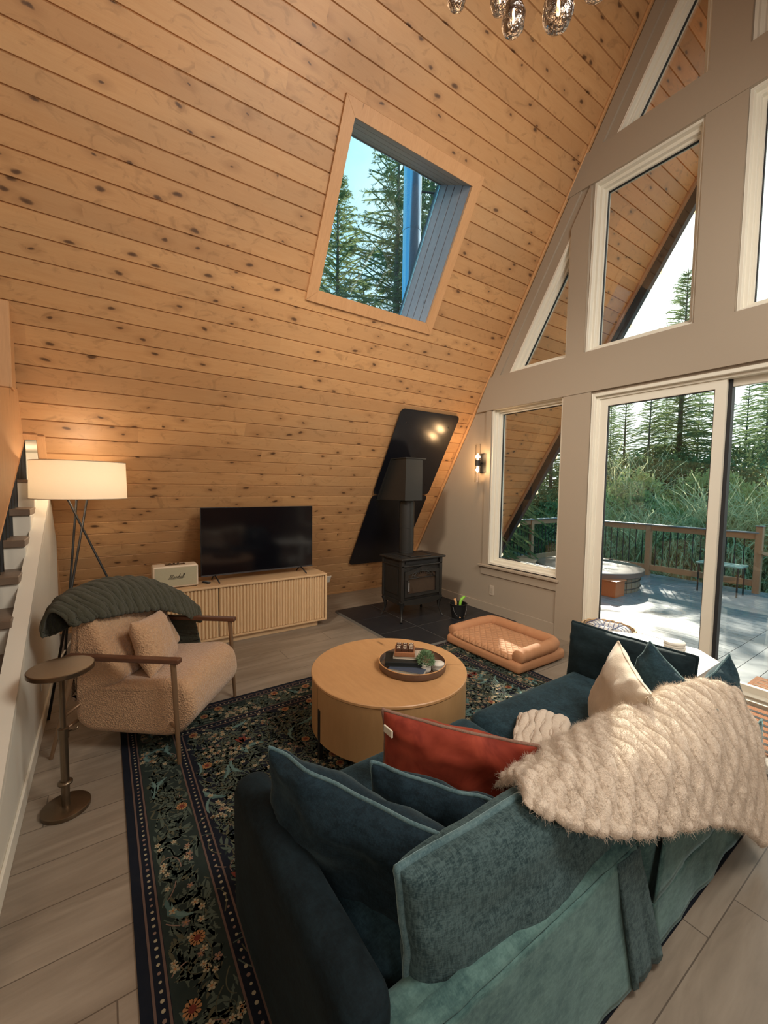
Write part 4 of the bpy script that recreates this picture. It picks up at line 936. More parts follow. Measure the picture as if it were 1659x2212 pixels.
bx.prism([[(xf, zb0), (xf, zb1), (zb1/T+.035, zb1), (zb0/T+.045, zb0)]], XZ, b0, b1)
build(bx, 'support_box', M['ironpipe'], pf, bevel=.002, seg=1)
build(G().box(zb1/T+.035, xf+.01, b0-.012, b1+.045, zb1+.0005, zb1+.014), 'cap_flange', M['ironpipe'], pf)
build(G().prism([[(zb0/T+.032, zb0-.01), (zb1/T+.02, zb1+.01), (zb1/T+.06, zb1+.01), (zb0/T+.08, zb0-.01)]], XZ, b0-.022, b0-.001), 'side_flange', M['ironpipe'], pf)
def rrect(a0, a1, b0, b1, r, n=8):
    P = []
    for cx_, cy_, a in ((a1-r, b1-r, 0), (a0+r, b1-r, pi/2), (a0+r, b0+r, pi), (a1-r, b0+r, 1.5*pi)):
        P += [(cx_+r*cos(a+pi/2*i/n), cy_+r*sin(a+pi/2*i/n)) for i in range(n+1)]
    return P
for (s0, s1, lab) in ((1.720, 2.862, 'upper black enamel heat shield panel on the sloped wall behind the stove pipe'), (.57, 1.708, 'lower black enamel heat shield panel on the sloped wall behind the stove')):
    r = thing('heat_shield', lab, 'heat shield', SL((s0+s1)/2, -.70, -.03), group='black heat shields behind the stove')
    build(G().prism([rrect(s0, s1, -1.150, -.255, .055)], lambda s, y, d: SL(s, y, d), -.034, -.028), 'panel', M['blackgloss'], r, bevel=.002, seg=1)
    for s in (s0+.16, s1-.16):
        for y in (-1.03, -.37): build(G().tube([SL(s, y, -.002), SL(s, y, -.040)], .008, 10), 'bolt', M['black'], r)
bk = thing('ash_bucket', 'black metal bucket with fire tools inside beside the stove', 'bucket', (1.80, -.50, HZ))
c = (1.80, -.50, HZ+.001)
build(G().lathe([(0, 0), (.072, 0), (.098, .165), (.106, .167), (.106, .172), (.096, .172), (.070, .006), (0, .006)], c, 36), 'pail', M['black'], bk, smooth=True, auto=50)
build(G().tube([(1.80+.02+.04*sin(t), -.50+.105*cos(t), HZ+.150-.135*sin(t)) for t in [pi*i/20 for i in range(21)]], .003, 6), 'bail', plain('wire', (.3, .3, .3), .4, .8), bk, smooth=True)
build(G().tube([(1.862, -.540, HZ+.022), (1.862, -.465, HZ+.020)], .010, 10), 'grip', M['pinetrim'], bk, smooth=True)
tag(build(G().tube([(1.79, -.53, HZ+.02), (1.805, -.545, HZ+.19), (1.80, -.56, HZ+.235)], [.010, .014, .013], 10), 'fire_tool', M['pinetrim'], smooth=True), 'wooden handled fire tool standing in the ash bucket', 'fire tool')
tag(build(G().tube([(1.80, -.49, HZ+.02), (1.81, -.475, HZ+.18), (1.815, -.46, HZ+.22), (1.83, -.425, HZ+.25)], [.008, .017, .019, .012], 10), 'lighter', plain('lime_plastic', (.25, .55, .06), .35), smooth=True), 'lime green long-nosed lighter standing in the ash bucket', 'lighter')
# ------------------------------------------------------------------ dog bed
db = thing('dog_bed', 'tan canvas dog bed with bolstered rim lying by the gable wall', 'dog bed', (2.70, -.79, .01))
bx0, bx1, by0, by1 = 2.268, 3.155, -1.125, -.462
BF = M['bedfab']
weld(build(wrinkle(rbox(bx0, bx1, by0, by1, .0105, .105, .035), .003, 5), 'base', BF, db, smooth=True))
qf = N('quilted_canvas'); o_ = qf.obj(); sx_ = qf.n('ShaderNodeSeparateXYZ', {0: o_})
d1 = qf.math('ABSOLUTE', qf.math('SINE', qf.math('MULTIPLY', qf.math('ADD', sx_.outputs[0], sx_.outputs[1]), 42.0))); d2 = qf.math('ABSOLUTE', qf.math('SINE', qf.math('MULTIPLY', qf.math('SUBTRACT', sx_.outputs[0], sx_.outputs[1]), 42.0)))
qf.set(Base_Color=(.47, .235, .115), Roughness=.85); qf.bump(qf.math('POWER', qf.math('MINIMUM', d1, d2), .5), .7, .012)
weld(build(wrinkle(rbox(bx0+.06, bx1-.10, by0+.012, by1-.11, .09, .125, .03, puff=.008), .003, 5, 2), 'sleeping_pad', qf.m, db, smooth=True))
def bol(P, r):
    g = G(); n = (len(P)-1)*14; Q = [catmull(P, i/n) for i in range(n+1)]
    g.tube(Q, [r*(.55 if i in (0, n) else .9 if i in (1, n-1) else 1)+.004*noise.noise(Vector((i*.35, 0, 0))) for i in range(n+1)], 18); return g
rb = .058
build(bol([(bx0+.05, by0+.03, .135), (bx0+.05, by0+.25, .145), (bx0+.055, by1-.16, .15), (bx0+.11, by1-.062, .15), (bx0+.35, by1-.052, .150), (bx1-.35, by1-.052, .150), (bx1-.12, by1-.062, .15), (bx1-.056, by1-.16, .15), (bx1-.052, by0+.25, .148), (bx1-.052, by0+.03, .142)], rb), 'bolster', BF, db, smooth=True)
# ------------------------------------------------------------------ armchair
CH = (2.29, -3.72)
chr_ = thing('armchair', 'tan boucle armchair with walnut arms and slim bronze legs', 'armchair', (CH[0], CH[1], .0), rz=atan2(-.61, .79))
BO = M['boucle']
def cpart(g, nm, m, **k): return build(g, nm, m, chr_, **k)
def profile_solid(P, x0, x1, r, bulge=.0, rows=10, n=4, seed=0):
    # P closed 2D profile (y,z) extruded across x with rounded ends
    m = len(P); cy_ = sum(p[0] for p in P)/m; cz_ = sum(p[1] for p in P)/m
    xs = [(x0+r*(1-cos(pi/2*i/5)), 1-sin(pi/2*i/5)) for i in range(6)]+[(x0+r+(x1-x0-2*r)*i/rows, 0) for i in range(1, rows)]+[(x1-r*(1-cos(pi/2*(5-i)/5)), 1-sin(pi/2*(5-i)/5)) for i in range(6)]
    I = inset(P, r); R = []
    for (x, k) in xs: R.append([(x, p[0]*(1-k)+q[0]*k, p[1]*(1-k)+q[1]*k) for p, q in zip(P, I)])
    g = G(); g.grid(R, closeu=True); g.f += [tuple(range(m))[::-1], tuple(len(g.v)-m+i for i in range(m))]; g.m += [0, 0]
    return g
def roundpoly(P, r, n=5):
    out = []; m = len(P)
    for i in range(m):
        a, b, c_ = Vector(P[i-1]), Vector(P[i]), Vector(P[(i+1) % m]); rr_ = r[i] if isinstance(r, list) else r
        d1, d2 = (a-b), (c_-b); q = min(rr_, d1.length*.49, d2.length*.49); p, s_ = b+d1.normalized()*q, b+d2.normalized()*q
        for k in range(n+1):
            t = k/n; out.append(tuple((1-t)**2*p+2*t*(1-t)*b+t*t*s_))
    return out
cpart(profile_solid(roundpoly([(-.26, .17), (-.17, .115), (.35, .105), (.47, .24), (.44, .40), (.36, .455), (.02, .425), (-.26, .42)], [.05, .05, .08, .07, .07, .06, .02, .05]), -.335, .295, .05), 'seat', BO, smooth=True)
cpart(profile_solid(roundpoly([(-.265, .28), (.055, .435), (-.02, .56), (-.155, .835), (-.20, .86), (-.25, .83), (-.285, .55)], [.03, .06, .1, .04, .03, .05, .05]), -.345, .305, .045), 'backrest', BO, smooth=True)
WN, BZ = M['walnut'], M['bronzewood']
for sx, xx in ((1, .345), (-1, -.375)):
    g = G(); g.box(xx-.022, xx+.022, -.235, .415, .575, .603); cpart(g, 'armrest', WN, bevel=.006, seg=2)
    cpart(G().tube([(xx, .375, .575), (xx+sx*.006, .405, .002)], [.0155, .011], 10), 'leg', BZ, smooth=True, auto=40)
    cpart(G().tube([(xx, -.19, .575), (xx+sx*.02, -.335, .002)], [.015, .010], 10), 'leg', BZ, smooth=True, auto=40)
for P in ([(-.375, -.30, .14), (.365, -.30, .14)], [(-.375, .39, .2), (-.30, .30, .2)], [(.345, .39, .2), (.27, .30, .2)], [(.36, -.27, .24), (.27, -.20, .30)], [(-.375, -.27, .24), (-.30, -.20, .30)]):
    cpart(G().tube(P, .0095, 8), 'stretcher', BZ, smooth=True)
def cw(p): 
    a = atan2(-.61, .79); return Vector((CH[0]+p[0]*cos(a)-p[1]*sin(a), CH[1]+p[0]*sin(a)+p[1]*cos(a), p[2]))
d_ = lambda v: cw(v)-cw((0, 0, 0))
make_pillow('lumbar_pillow', 'small tan boucle pillow leaning on the backrest of the armchair', BO, BO, 0, .40, .34, .17, cw((.05, .085, .575)), d_((1, .18, .10)), d_((-.10, -.38, 1)), n=24, pinch=.07, wr=.006, seed=21, power=.5)
# olive throw over the chair back
LC = [
 [(.40, -.31, .72), (.40, -.30, .80), (.41, -.25, .86), (.40, -.19, .82), (.38, -.17, .79)],
 [(.30, -.35, .70), (.30, -.34, .84), (.28, -.25, .925), (.24, -.14, .87), (.22, -.10, .79)],
 [(.12, -.36, .70), (.12, -.34, .86), (.10, -.24, .945), (.06, -.12, .88), (.04, -.07, .77)],
 [(-.06, -.35, .68), (-.06, -.32, .84), (-.09, -.20, .92), (-.12, -.08, .85), (-.13, -.01, .73)],
 [(-.22, -.33, .64), (-.23, -.28, .80), (-.27, -.14, .86), (-.29, -.01, .78), (-.28, .06, .66)],
 [(-.36, -.28, .60), (-.38, -.20, .72), (-.41, -.06, .75), (-.41, .04, .69), (-.38, .09, .58)],
 [(-.43, -.20, .52), (-.45, -.12, .62), (-.46, .02, .655), (-.45, .10, .62), (-.42, .13, .56)]]
LCw = [[cw(p) for p in c] for c in LC]
tag(build(throw(LCw, 260, 110, .034, .019, .02, wob=.10, lumps=.30, seed=2), 'ribbed_throw', M['furgreen'], smooth=True, solid=.012), 'olive green ribbed plush throw draped over the back of the armchair', 'throw')
LC2 = [[(-.40, -.12, .60), (-.44, -.11, .45), (-.45, -.10, .33)], [(-.40, -.01, .60), (-.445, .0, .45), (-.46, .0, .32)], [(-.40, .10, .58), (-.44, .11, .45), (-.45, .12, .35)]]
tag(build(throw([[cw(p) for p in c] for c in LC2], 60, 60, .03, .014, .02, along='v', wob=.12, lumps=.3, seed=6, sgn=1), 'ribbed_throw', M['furgreen'], smooth=True, solid=.012), 'dark olive throw end hanging below the far arm of the armchair', 'throw')
# ------------------------------------------------------------------ side table by the chair
px_, py_ = 2.868, -4.112
sd = thing('side_table', 'small round brass pedestal drink table beside the armchair', 'side table', (px_, py_, 0))
BR = M['brass']
build(G().lathe([(0, .001), (.096, .001), (.098, .004), (.098, .020), (.094, .023), (0, .023)], (px_, py_, 0), 56), 'base', BR, sd, smooth=True, auto=40)
build(G().lathe([(.017, .023), (.017, .40), (0, .40)], (px_, py_, 0), 24).lathe([(.012, .40), (.012, .676), (0, .676)], (px_, py_, 0), 24), 'pole', BR, sd, smooth=True, auto=40)
build(G().lathe([(.018, .125), (.030, .130), (.030, .138), (.018, .143)], (px_, py_, 0), 32), 'collar', BR, sd, smooth=True)
build(G().lathe([(.012, .355), (.022, .355), (.022, .40), (.012, .403)], (px_, py_, 0), 24), 'clamp', BR, sd, smooth=True, auto=40)
build(G().tube([(px_+.01, py_+.02, .385), (px_+.018, py_+.048, .39), (px_+.016, py_+.056, .400)], [.004, .004, .008], 8), 'clamp_screw', BR, sd, smooth=True)
build(G().lathe([(0, .676), (.126, .676), (.130, .680), (.130, .697), (.127, .700), (0, .700)], (px_, py_, 0), 72), 'tabletop', BR, sd, smooth=True, auto=40)
# ------------------------------------------------------------------ floor lamp
lx, ly = 1.37, -4.075
fl = thing('floor_lamp', 'tripod floor lamp with white drum shade glowing beside the stair wall', 'lamp', (lx, ly, 0))
zs0, zs1, Rs = 1.440, 1.712, .303
build(G().lathe([(Rs, zs0), (Rs-.003, (zs0+zs1)/2), (Rs-.006, zs1)], (lx, ly, 0), 72), 'lamp_shade', M['shade'], fl, smooth=True)
g = G(); 
for z, r in ((zs0, Rs), (zs1, Rs-.006)): g.tube([(lx+r*cos(t), ly+r*sin(t), z) for t in [2*pi*i/72 for i in range(72)]], .003, 6, close=True)
build(g, 'shade_ring', M['ivory'], fl, smooth=True)
for (fx, fy, ox, oy) in ((1.895, -4.262, -.09, .05), (1.50, -4.215, -.02, -.02), (1.30, -3.62, .04, -.10)):
    build(G().tube([(lx+ox, ly+oy, 1.50), (fx, fy, .008)], [.0075, .0085], 8), 'leg', M['black'], fl, smooth=True)
g = G(); g.tube([(lx-.09, ly+.05, 1.50), (lx, ly, 1.505), (lx-.02, ly-.02, 1.50)], .006, 6).tube([(lx, ly, 1.50), (lx, ly, 1.53)], .016, 10)
for k in range(3):
    t = 2*pi*k/3+.3; g.tube([(lx, ly, 1.66), (lx+(Rs-.008)*cos(t), ly+(Rs-.008)*sin(t), zs1-.004)], .002, 6)
g.tube([(lx, ly, 1.53), (lx, ly, 1.66)], .003, 6)
build(g, 'socket', M['black'], fl, smooth=True)
build(G().lathe([(0, 1.53), (.015, 1.54), (.03, 1.575), (.028, 1.60), (0, 1.625)], (lx, ly, 0), 16), 'bulb', M['bulb'], fl, smooth=True)
l = lamp('floor_lamp_light', 'POINT', (lx, ly, 1.60), 8.5, (1, .80, .58), .04)
# doorstop cable near stair wall
tag(build(G().tube([(1.95, -4.268, .30), (1.85, -4.25, .302), (1.55, -4.20, .315), (1.2, -4.16, .32)], .006, 8), 'power_cord', M['whiteplast'], smooth=True), 'white power cord running from the stair wall behind the armchair', 'cord')
tag(build(G().box(1.92, 1.99, -4.284, -4.278, .25, .36), 'outlet_plate', M['whiteplast'], bevel=.002, seg=1), 'white outlet plate low on the stair wall behind the lamp', 'outlet')
# ------------------------------------------------------------------ wall sconce
sc = thing('wall_sconce', 'black wall sconce with two lit bulbs in clear fluted glass tubes', 'sconce', (1.665, -.01, 1.86))
build(G().box(1.62, 1.735, -.022, -.001, 1.745, 1.985), 'backplate', M['black'], sc, bevel=.003, seg=1)
build(G().tube([(1.665, -.022, 1.865), (1.665, -.085, 1.865)], .012, 10), 'arm', M['black'], sc, smooth=True)
build(G().lathe([(0, -.035), (.030, -.035), (.030, .035), (0, .035)], (1.665, -.095, 1.865), 24), 'holder', M['black'], sc, smooth=True, auto=40)
for sg in (1, -1):
    build(G().lathe([(.032, sg*.036), (.032, sg*.235)], (1.665, -.095, 1.865), 36), 'glass_tube', M['clearglass'], sc, smooth=True)
    build(G().lathe([(0, sg*.036), (.010, sg*.045), (.016, sg*.075), (.014, sg*.10), (0, sg*.118)], (1.665, -.095, 1.865), 16), 'bulb', M['bulb'], sc, smooth=True)
    lamp('sconce_light', 'POINT', (1.665, -.13, 1.865+sg*.085), 4.0, (1, .60, .28), .02)
# ------------------------------------------------------------------ white end table, basket, coasters
et = thing('end_table', 'whitewashed end table with clipped corners between sofa and sliding door', 'table', (3.86, -.93, 0))
ex0, ex1, ey0, ey1, ez = 3.72, 4.375, -1.30, -.655, .50
P = [(ex0, ey0), (ex1, ey0), (ex1, ey1-.13), (ex1-.16, ey1), (ex0+.16, ey1), (ex0, ey1-.13)]
XY = lambda x, y, z: (x, y, z)
build(G().prism([P], XY, ez-.028, ez), 'tabletop', M['whitetop'], et, bevel=.003, seg=2)
for (x, y) in ((ex0+.08, ey0+.06), (ex1-.08, ey0+.06), (ex0+.16, ey1-.09), (ex1-.16, ey1-.09)): build(G().box(x-.025, x+.025, y-.025, y+.025, .001 if not (y < RY1 and x > RX0) else .0105, ez-.0285), 'leg', M['whitetop'], et, bevel=.002, seg=1)
build(G().box(ex0+.12, ex1-.12, ey0+.1, ey1-.12, .15, .17), 'lower_shelf', M['whitetop'], et)
bc = (3.50, -.42, .001)
bs = thing('wicker_basket', 'round wicker basket filled with rolled towels on the floor by the sliding door', 'basket', bc)
bz = .40
g = G(); K = 120; rows = []
for j in range(41):
    t = j/40; R_b = .175+.030*t
    rows.append([(bc[0]+(R_b+.004*sin(i*pi*2/K*30+(j % 2)*pi))*cos(2*pi*i/K), bc[1]+(R_b+.004*sin(i*pi*2/K*30+(j % 2)*pi))*.92*sin(2*pi*i/K), bc[2]+bz*t) for i in range(K)])
g.grid(rows, closeu=True); rows2 = [[(bc[0]+(p[0]-bc[0])*.93, bc[1]+(p[1]-bc[1])*.93, p[2]+.0) for p in r] for r in rows]; g.grid(rows2, closeu=True)
g.add([(bc[0]+.165*cos(2*pi*i/40), bc[1]+.15*sin(2*pi*i/40), bc[2]+.006) for i in range(40)], [tuple(range(40))])
build(g, 'basket_body', M['wicker'], bs, smooth=True)
build(G().tube([(bc[0]+.203*cos(2*pi*i/90), bc[1]+.187*sin(2*pi*i/90), bc[2]+bz+.004*sin(i*2*pi/90*18)) for i in range(90)], .008, 8, close=True), 'rim', M['wicker'], bs, smooth=True)
tl = ['rolled white towel with blue marks at the left side of the wicker basket', 'rolled white towel nearest the sofa inside the wicker basket', 'rolled white towel at the back of the wicker basket nearest the door', 'rolled white towel at the right side of the wicker basket']
for k, (x, y, a) in enumerate(((-.105, .0, 1.5), (0, -.080, .1), (0, .075, .2), (.105, .0, 1.6))):
    g = G(); c_ = Vector((bc[0]+x, bc[1]+y, bz-.030)); d = Vector((cos(a), sin(a), .05)); side = d.cross(Vector((0, 0, 1))).normalized(); upv = side.cross(d)
    rows = []
    for i in range(64):
        t = i/63*2*pi*3.2; r = .054*(1-i/63*.85); p = side*cos(t)*r+upv*sin(t)*r
        rows.append([c_+p+d*(w_*.072) for w_ in (-1, -.5, 0, .5, 1)])
    g.grid(rows); n0 = len(g.f)
    r = tag(build(g, 'rolled_towel', M['towel'], smooth=True, solid=.006), tl[k], 'towel', 'rolled towels in the basket')
    g2 = G()
    for w_ in (-.055, -.02, .02, .055): g2.tube([c_+side*cos(t)*.0585+upv*sin(t)*.0585+d*w_ for t in [pi*i/14-.1 for i in range(15)]], .0022, 6)
    build(g2, 'stripe', M['towelb'], r, smooth=True)
for k in range(4):
    tag(build(G().lathe([(0, 0), (.058, 0), (.061, .003), (.061, .012), (.058, .015), (0, .015)], (4.135+.003*(k % 2), -.815-.002*k, ez+.001+k*.0165), 44), 'coaster', M['ceramic'], smooth=True, auto=50),
        ['round pale coaster, lowest of the pile on the white end table', 'round pale coaster, second from bottom on the white end table', 'round pale coaster, third from bottom on the white end table', 'round pale coaster, topmost of the pile on the white end table'][k], 'coaster', 'pale coasters on the end table')
# striped door mat indoors, coir mat outdoors
g = G(); g.box(4.30, 5.25, -.72, -.08, .001, .010, 0)
for k in range(7): g.box(4.305, 5.245, -.70+k*.088, -.70+k*.088+.032, .0102, .0112, 1)
tag(build(g, 'door_mat', [M['coir'], plain('mat_black', (.012, .011, .010), .9)]), 'brown and black striped mat on the floor inside the sliding door', 'mat')
g = G(); g.box(4.08, 4.95, .42, 1.27, -.239, -.222, 0)
for k in range(9): g.tube([(4.12+.8*i/30, .50+.085*k+.012*sin(i*.9), -.2215) for i in range(31)], .004, 5, 1)
tag(build(g, 'door_mat', [M['coir'], plain('mat_cream', (.6, .5, .4), .9)]), 'rust brown coir doormat outside on the deck', 'mat')
# ------------------------------------------------------------------ chandelier
gl = [((3.515, -2.318, 4.168), .050, .078, 'leftmost smoked glass globe of the hanging cluster'), ((3.644, -2.13, 4.154), .050, .078, 'smoked glass globe hanging just behind the lowest one'),
      ((3.88, -2.296, 3.753), .053, .082, 'lit smoked glass globe hanging lowest in the cluster'), ((4.242, -2.472, 3.364), .055, .076, 'large rippled smoked glass globe, right of the lowest lit one'), ((4.089, -1.969, 3.92), .055, .074, 'smoked glass globe at far right of the cluster, mostly out of frame')]
for (p, r, h, lab) in gl:
    t = thing('pendant_light', lab, 'pendant', p, group='smoked glass globe pendants')
    prof = [(0.001, -h)]+[(r*sin(pi*k/24)**.85*(1-.14*cos(pi*(1-k/24))), -h*cos(pi*k/24)) for k in range(1, 24)]+[(.016, h*.99)]
    g = G().lathe(prof, p, 40)
    g.v = [tuple(Vector(v)+(Vector(v)-Vector(p)).normalized()*.006*noise.noise(Vector(v)*24)) for v in g.v]
    build(g, 'globe', M['smoke'], t, smooth=True)
    build(G().lathe([(0, -.030), (.005, -.025), (.006, .015), (.004, .035), (0, .038)], p, 12), 'bulb', M['filament'], t, smooth=True)
    build(G().lathe([(0, h*.8), (.017, h*.8), (.017, h*1.25), (0, h*1.25)], p, 16), 'socket', M['black'], t, smooth=True, auto=40)
    build(G().tube([(p[0], p[1], p[2]+h*1.2), (p[0], p[1], 5.0), (RX-.02+(p[0]-RX)*.1, -2.3+(p[1]+2.3)*.2, 6.45)], .003, 6), 'cord', M['black'], t, smooth=True)
    lamp('pendant_glow', 'POINT', (p[0], p[1], p[2]-.0), 1.2, (1, .75, .5), .03)
# ------------------------------------------------------------------ deck and yard
DZ = -.24
g = G(); y = .19
while y < 5.72:
    g.box(-3.2, 3.705, y, y+.138, DZ-.03, DZ); g.box(4.28, 9.5, y, y+.138, DZ-.03, DZ); y += .1445
for k in range(3): g.box(3.712+k*.190, 3.896+k*.190, .19, 5.74, DZ-.03, DZ+.001)
dk = build(g, 'deck', M['deck'], loc=(0, 0, DZ)); struct(dk)
g = G(); n = 44; rows = []
for j in range(n+1):
    row = []
    for i in range(n+1):
        x = -45+90*i/n; y = -20+80*j/n; d = sqrt((x-4)**2+max(0, y)**2)
        row.append((x, y, -1.0+.035*max(0, d-8)+.22*noise.noise(Vector((x*.2, y*.2, 0)))))
    rows.append(row)
g.grid(rows); struct(build(g, 'ground', M['soil'], loc=(0, 0, -1)))
def railing(name, label, fn, L, posts, top=.845):
    r = thing(name, label, 'railing', fn(L/2, 0, DZ))
    for p in posts:
        last = p == posts[-1] and name_last
        build(G().box(p-.05, p+.05, -.05, .05, DZ-.3, top-.035 if not last else top+.10, fn=fn), 'post', M['cedar'], r, bevel=.004, seg=1)
        if last:
            build(G().box(p-.062, p+.062, -.062, .062, top+.101, top+.115, fn=fn), 'post_cap', M['capmetal'], r, bevel=.004, seg=1)
    build(G().box(0, L, -.07, .07, top-.022, top, fn=fn), 'cap_rail', M['capmetal'], r, bevel=.003, seg=1)
    build(G().box(.0, L, -.022, .022, top-.130, top-.0225, fn=fn), 'top_rail', M['cedarh'], r, bevel=.003, seg=1)
    build(G().box(.0, L, -.022, .022, -.125, -.010, fn=fn), 'bottom_rail', M['cedarh'], r, bevel=.003, seg=1)
    x = .10
    while x < L-.05:
        if min(abs(x-p) for p in posts) > .08: build(G().tube([fn(x, 0, -.0095), fn(x, 0, top-.131)], .0095, 6), 'baluster', M['black'], r, smooth=True, auto=50)
        x += .131
    return r
name_last = True
railing('deck_railing', 'far cedar deck railing with thin black balusters facing the trees', lambda a, b, z: (-.85+a, 5.62+b, z), 3.84, [.0, 2.06, 3.84])
name_last = False
railing('deck_railing', 'left cedar deck railing seen through the lower window', lambda a, b, z: (-.85+b, 1.9+a, z), 3.6, [.0, 2.55])
name_last = True
railing('deck_railing', 'short railing right of the tall cedar post, running to the right edge', lambda a, b, z: (3.28+a, 6.35+b, z), 3.9, [.0, 3.9], top=.62)
g = G(); 
for (a, b) in (((3.03, 5.55, .50), (3.30, 6.30, .30)),): g.tube([a, b], .04, 4)
tag(build(g, 'stair_rail', M['cedarh']), 'sloping cedar rail of the yard steps at the right edge', 'railing')
# hot tub
hc = (.95, 3.78, DZ)
ht = thing('hot_tub', 'round wooden hot tub sunk beside the far railing with brown cover', 'hot tub', hc)
g = G(); K = 46
for k in range(K):
    a0, a1 = 2*pi*k/K+.008, 2*pi*(k+1)/K-.008
    g.prism([[(.86*cos(a0), .86*sin(a0)), (.86*cos(a1), .86*sin(a1)), (.83*cos(a1), .83*sin(a1)), (.83*cos(a0), .83*sin(a0))]], lambda x, y, z: (hc[0]+x, hc[1]+y, z), DZ+.002, .02)
build(g, 'staves', M['tubwood'], ht)
build(G().tube([(hc[0]+.866*cos(2*pi*i/80), hc[1]+.866*sin(2*pi*i/80), DZ+.07) for i in range(80)], .009, 6, close=True).tube([(hc[0]+.866*cos(2*pi*i/80), hc[1]+.866*sin(2*pi*i/80), DZ+.19) for i in range(80)], .009, 6, close=True), 'hoops', M['black'], ht, smooth=True)
build(G().lathe([(0, .022), (.905, .022), (.925, .035), (.925, .115), (.905, .128), (0, .145)], (hc[0], hc[1], 0), 72), 'cover', M['lid'], ht, smooth=True, auto=35)
build(G().box(hc[0]-.006, hc[0]+.006, hc[1]-.9, hc[1]+.9, .132, .147), 'cover_seam', M['black'], ht)
g = G(); K = 30; a0, a1 = 3.35, 4.65
P = [(hc[0]+1.36*cos(a0+(a1-a0)*i/K), hc[1]+1.36*sin(a0+(a1-a0)*i/K)) for i in range(K+1)]+[(hc[0]+.95*cos(a1-(a1-a0)*i/K), hc[1]+.95*sin(a1-(a1-a0)*i/K)) for i in range(K+1)]
wr_ = thing('tub_shelf', 'curved cedar shelf wrapping the near side of the hot tub', 'shelf', (hc[0]-.7, hc[1]-.9, DZ))
build(G().prism([P], lambda x, y, z: (x, y, z), .045, .075), 'shelf_top', M['cedarh'], wr_, bevel=.003, seg=1)
for a in (3.5, 4.05, 4.55): build(G().box(hc[0]+1.15*cos(a)-.03, hc[0]+1.15*cos(a)+.03, hc[1]+1.15*sin(a)-.03, hc[1]+1.15*sin(a)+.03, DZ+.001, .0445), 'leg', M['cedar'], wr_)
for k, (x, y) in enumerate(((.22, 2.98), (.44, 2.84))):
    tag(build(G().box(x-.10, x+.08, y-.05, y+.05, .076, .105), 'headrest', M['blackrub'], bevel=.012, seg=2), ['black tub headrest farther left on the cedar shelf', 'black tub headrest nearer the hot tub cover on the cedar shelf'][k], 'headrest', 'black headrests on the tub shelf')
sb = thing('step_box', 'orange-red stained wooden step box in front of the hot tub', 'step', (1.62, 3.22, DZ))
build(G().box(1.28, 1.83, 3.07, 3.37, DZ+.001, .018), 'box', M['orangewood'], sb, bevel=.003, seg=1); build(G().box(1.26, 1.85, 3.05, 3.39, .0185, .038), 'tread', M['orangewood'], sb, bevel=.003, seg=1)
# patio table
pt_ = thing('patio_table', 'slatted metal patio table with black legs on the deck by the post', 'table', (2.62, 5.15, DZ))
tz = .285; P = rrect(2.30, 2.96, 4.86, 5.30, .06)
g = G(); g.prism([rrect(2.30, 2.96, 4.86, 5.30, .06), list(reversed(rrect(2.33, 2.93, 4.89, 5.27, .04)))], XY, tz-.02, tz)
for k in range(7): g.box(2.335+k*.086, 2.335+k*.086+.074, 4.88, 5.28, tz-.012, tz-.002)
build(g, 'tabletop', plain('sage_metal', (.20, .32, .27), .35), pt_)
for (x, y) in ((2.35, 4.92), (2.91, 4.92), (2.35, 5.24), (2.91, 5.24)): build(G().tube([(x, y, DZ+.001), (x, y, tz-.02)], .013, 8), 'leg', M['black'], pt_, smooth=True, auto=50)
# string lights under the left rake
for k in range(9):
    s = .55+k*.66; p = Vector(SL(s, 1.90, .155)); p = Vector(SL(s, 1.985, -.07))
    t = thing('string_light_bulb', ['lowest', 'second lowest', 'third lowest', 'fourth from the bottom', 'fifth from the bottom', 'sixth from the bottom', 'third from the top', 'second from the top', 'topmost'][k]+' glass bulb of the string lights along the dark roof edge', 'bulb', p, group='string light bulbs along the roof edge')
    build(G().lathe([(0, -.105), (.018, -.098), (.028, -.075), (.024, -.05), (.014, -.03), (.012, -.03)], p, 14), 'globe', plain('warm_bulb_glass', (.9, .75, .5), .1, emit=(1, .75, .4), est=1.3) if k == 0 else bpy.data.materials['warm_bulb_glass'], t, smooth=True)
    build(G().lathe([(0, -.03), (.014, -.03), (.014, .01), (0, .01)], p, 10), 'socket', M['black'], t)
g = G(); g.tube([SL(.2+.165*i, 1.985, -.062-.0+.012*cos(i*pi/2)) for i in range(40)], .004, 5)
tag(build(g, 'string_light_cable', M['black']), 'black cable of the string lights running up the roof edge', 'cable')
# outside flue seen through the skylight
fl_ = thing('flue', 'shiny galvanised flue rising outside the skylight', 'flue', (1.30, -.90, 3.30))
build(G().lathe([(.105, 0), (.105, 1.2), (.109, 1.203), (.109, 1.23), (.105, 1.233), (.105, 2.55), (.113, 2.555), (.113, 2.62), (.105, 2.63), (.105, 4.2)], (1.30, -.90, 3.30), 36), 'pipe', M['bluepipe'], fl_, smooth=True, auto=40)
build(G().tube([(1.30, -.79, 5.0), (1.9, .1, 4.9)], .012, 8).tube([(1.22, -.97, 5.25), (.95, -1.05, 6.6)], .010, 8), 'brace', M['black'], fl_, smooth=True)
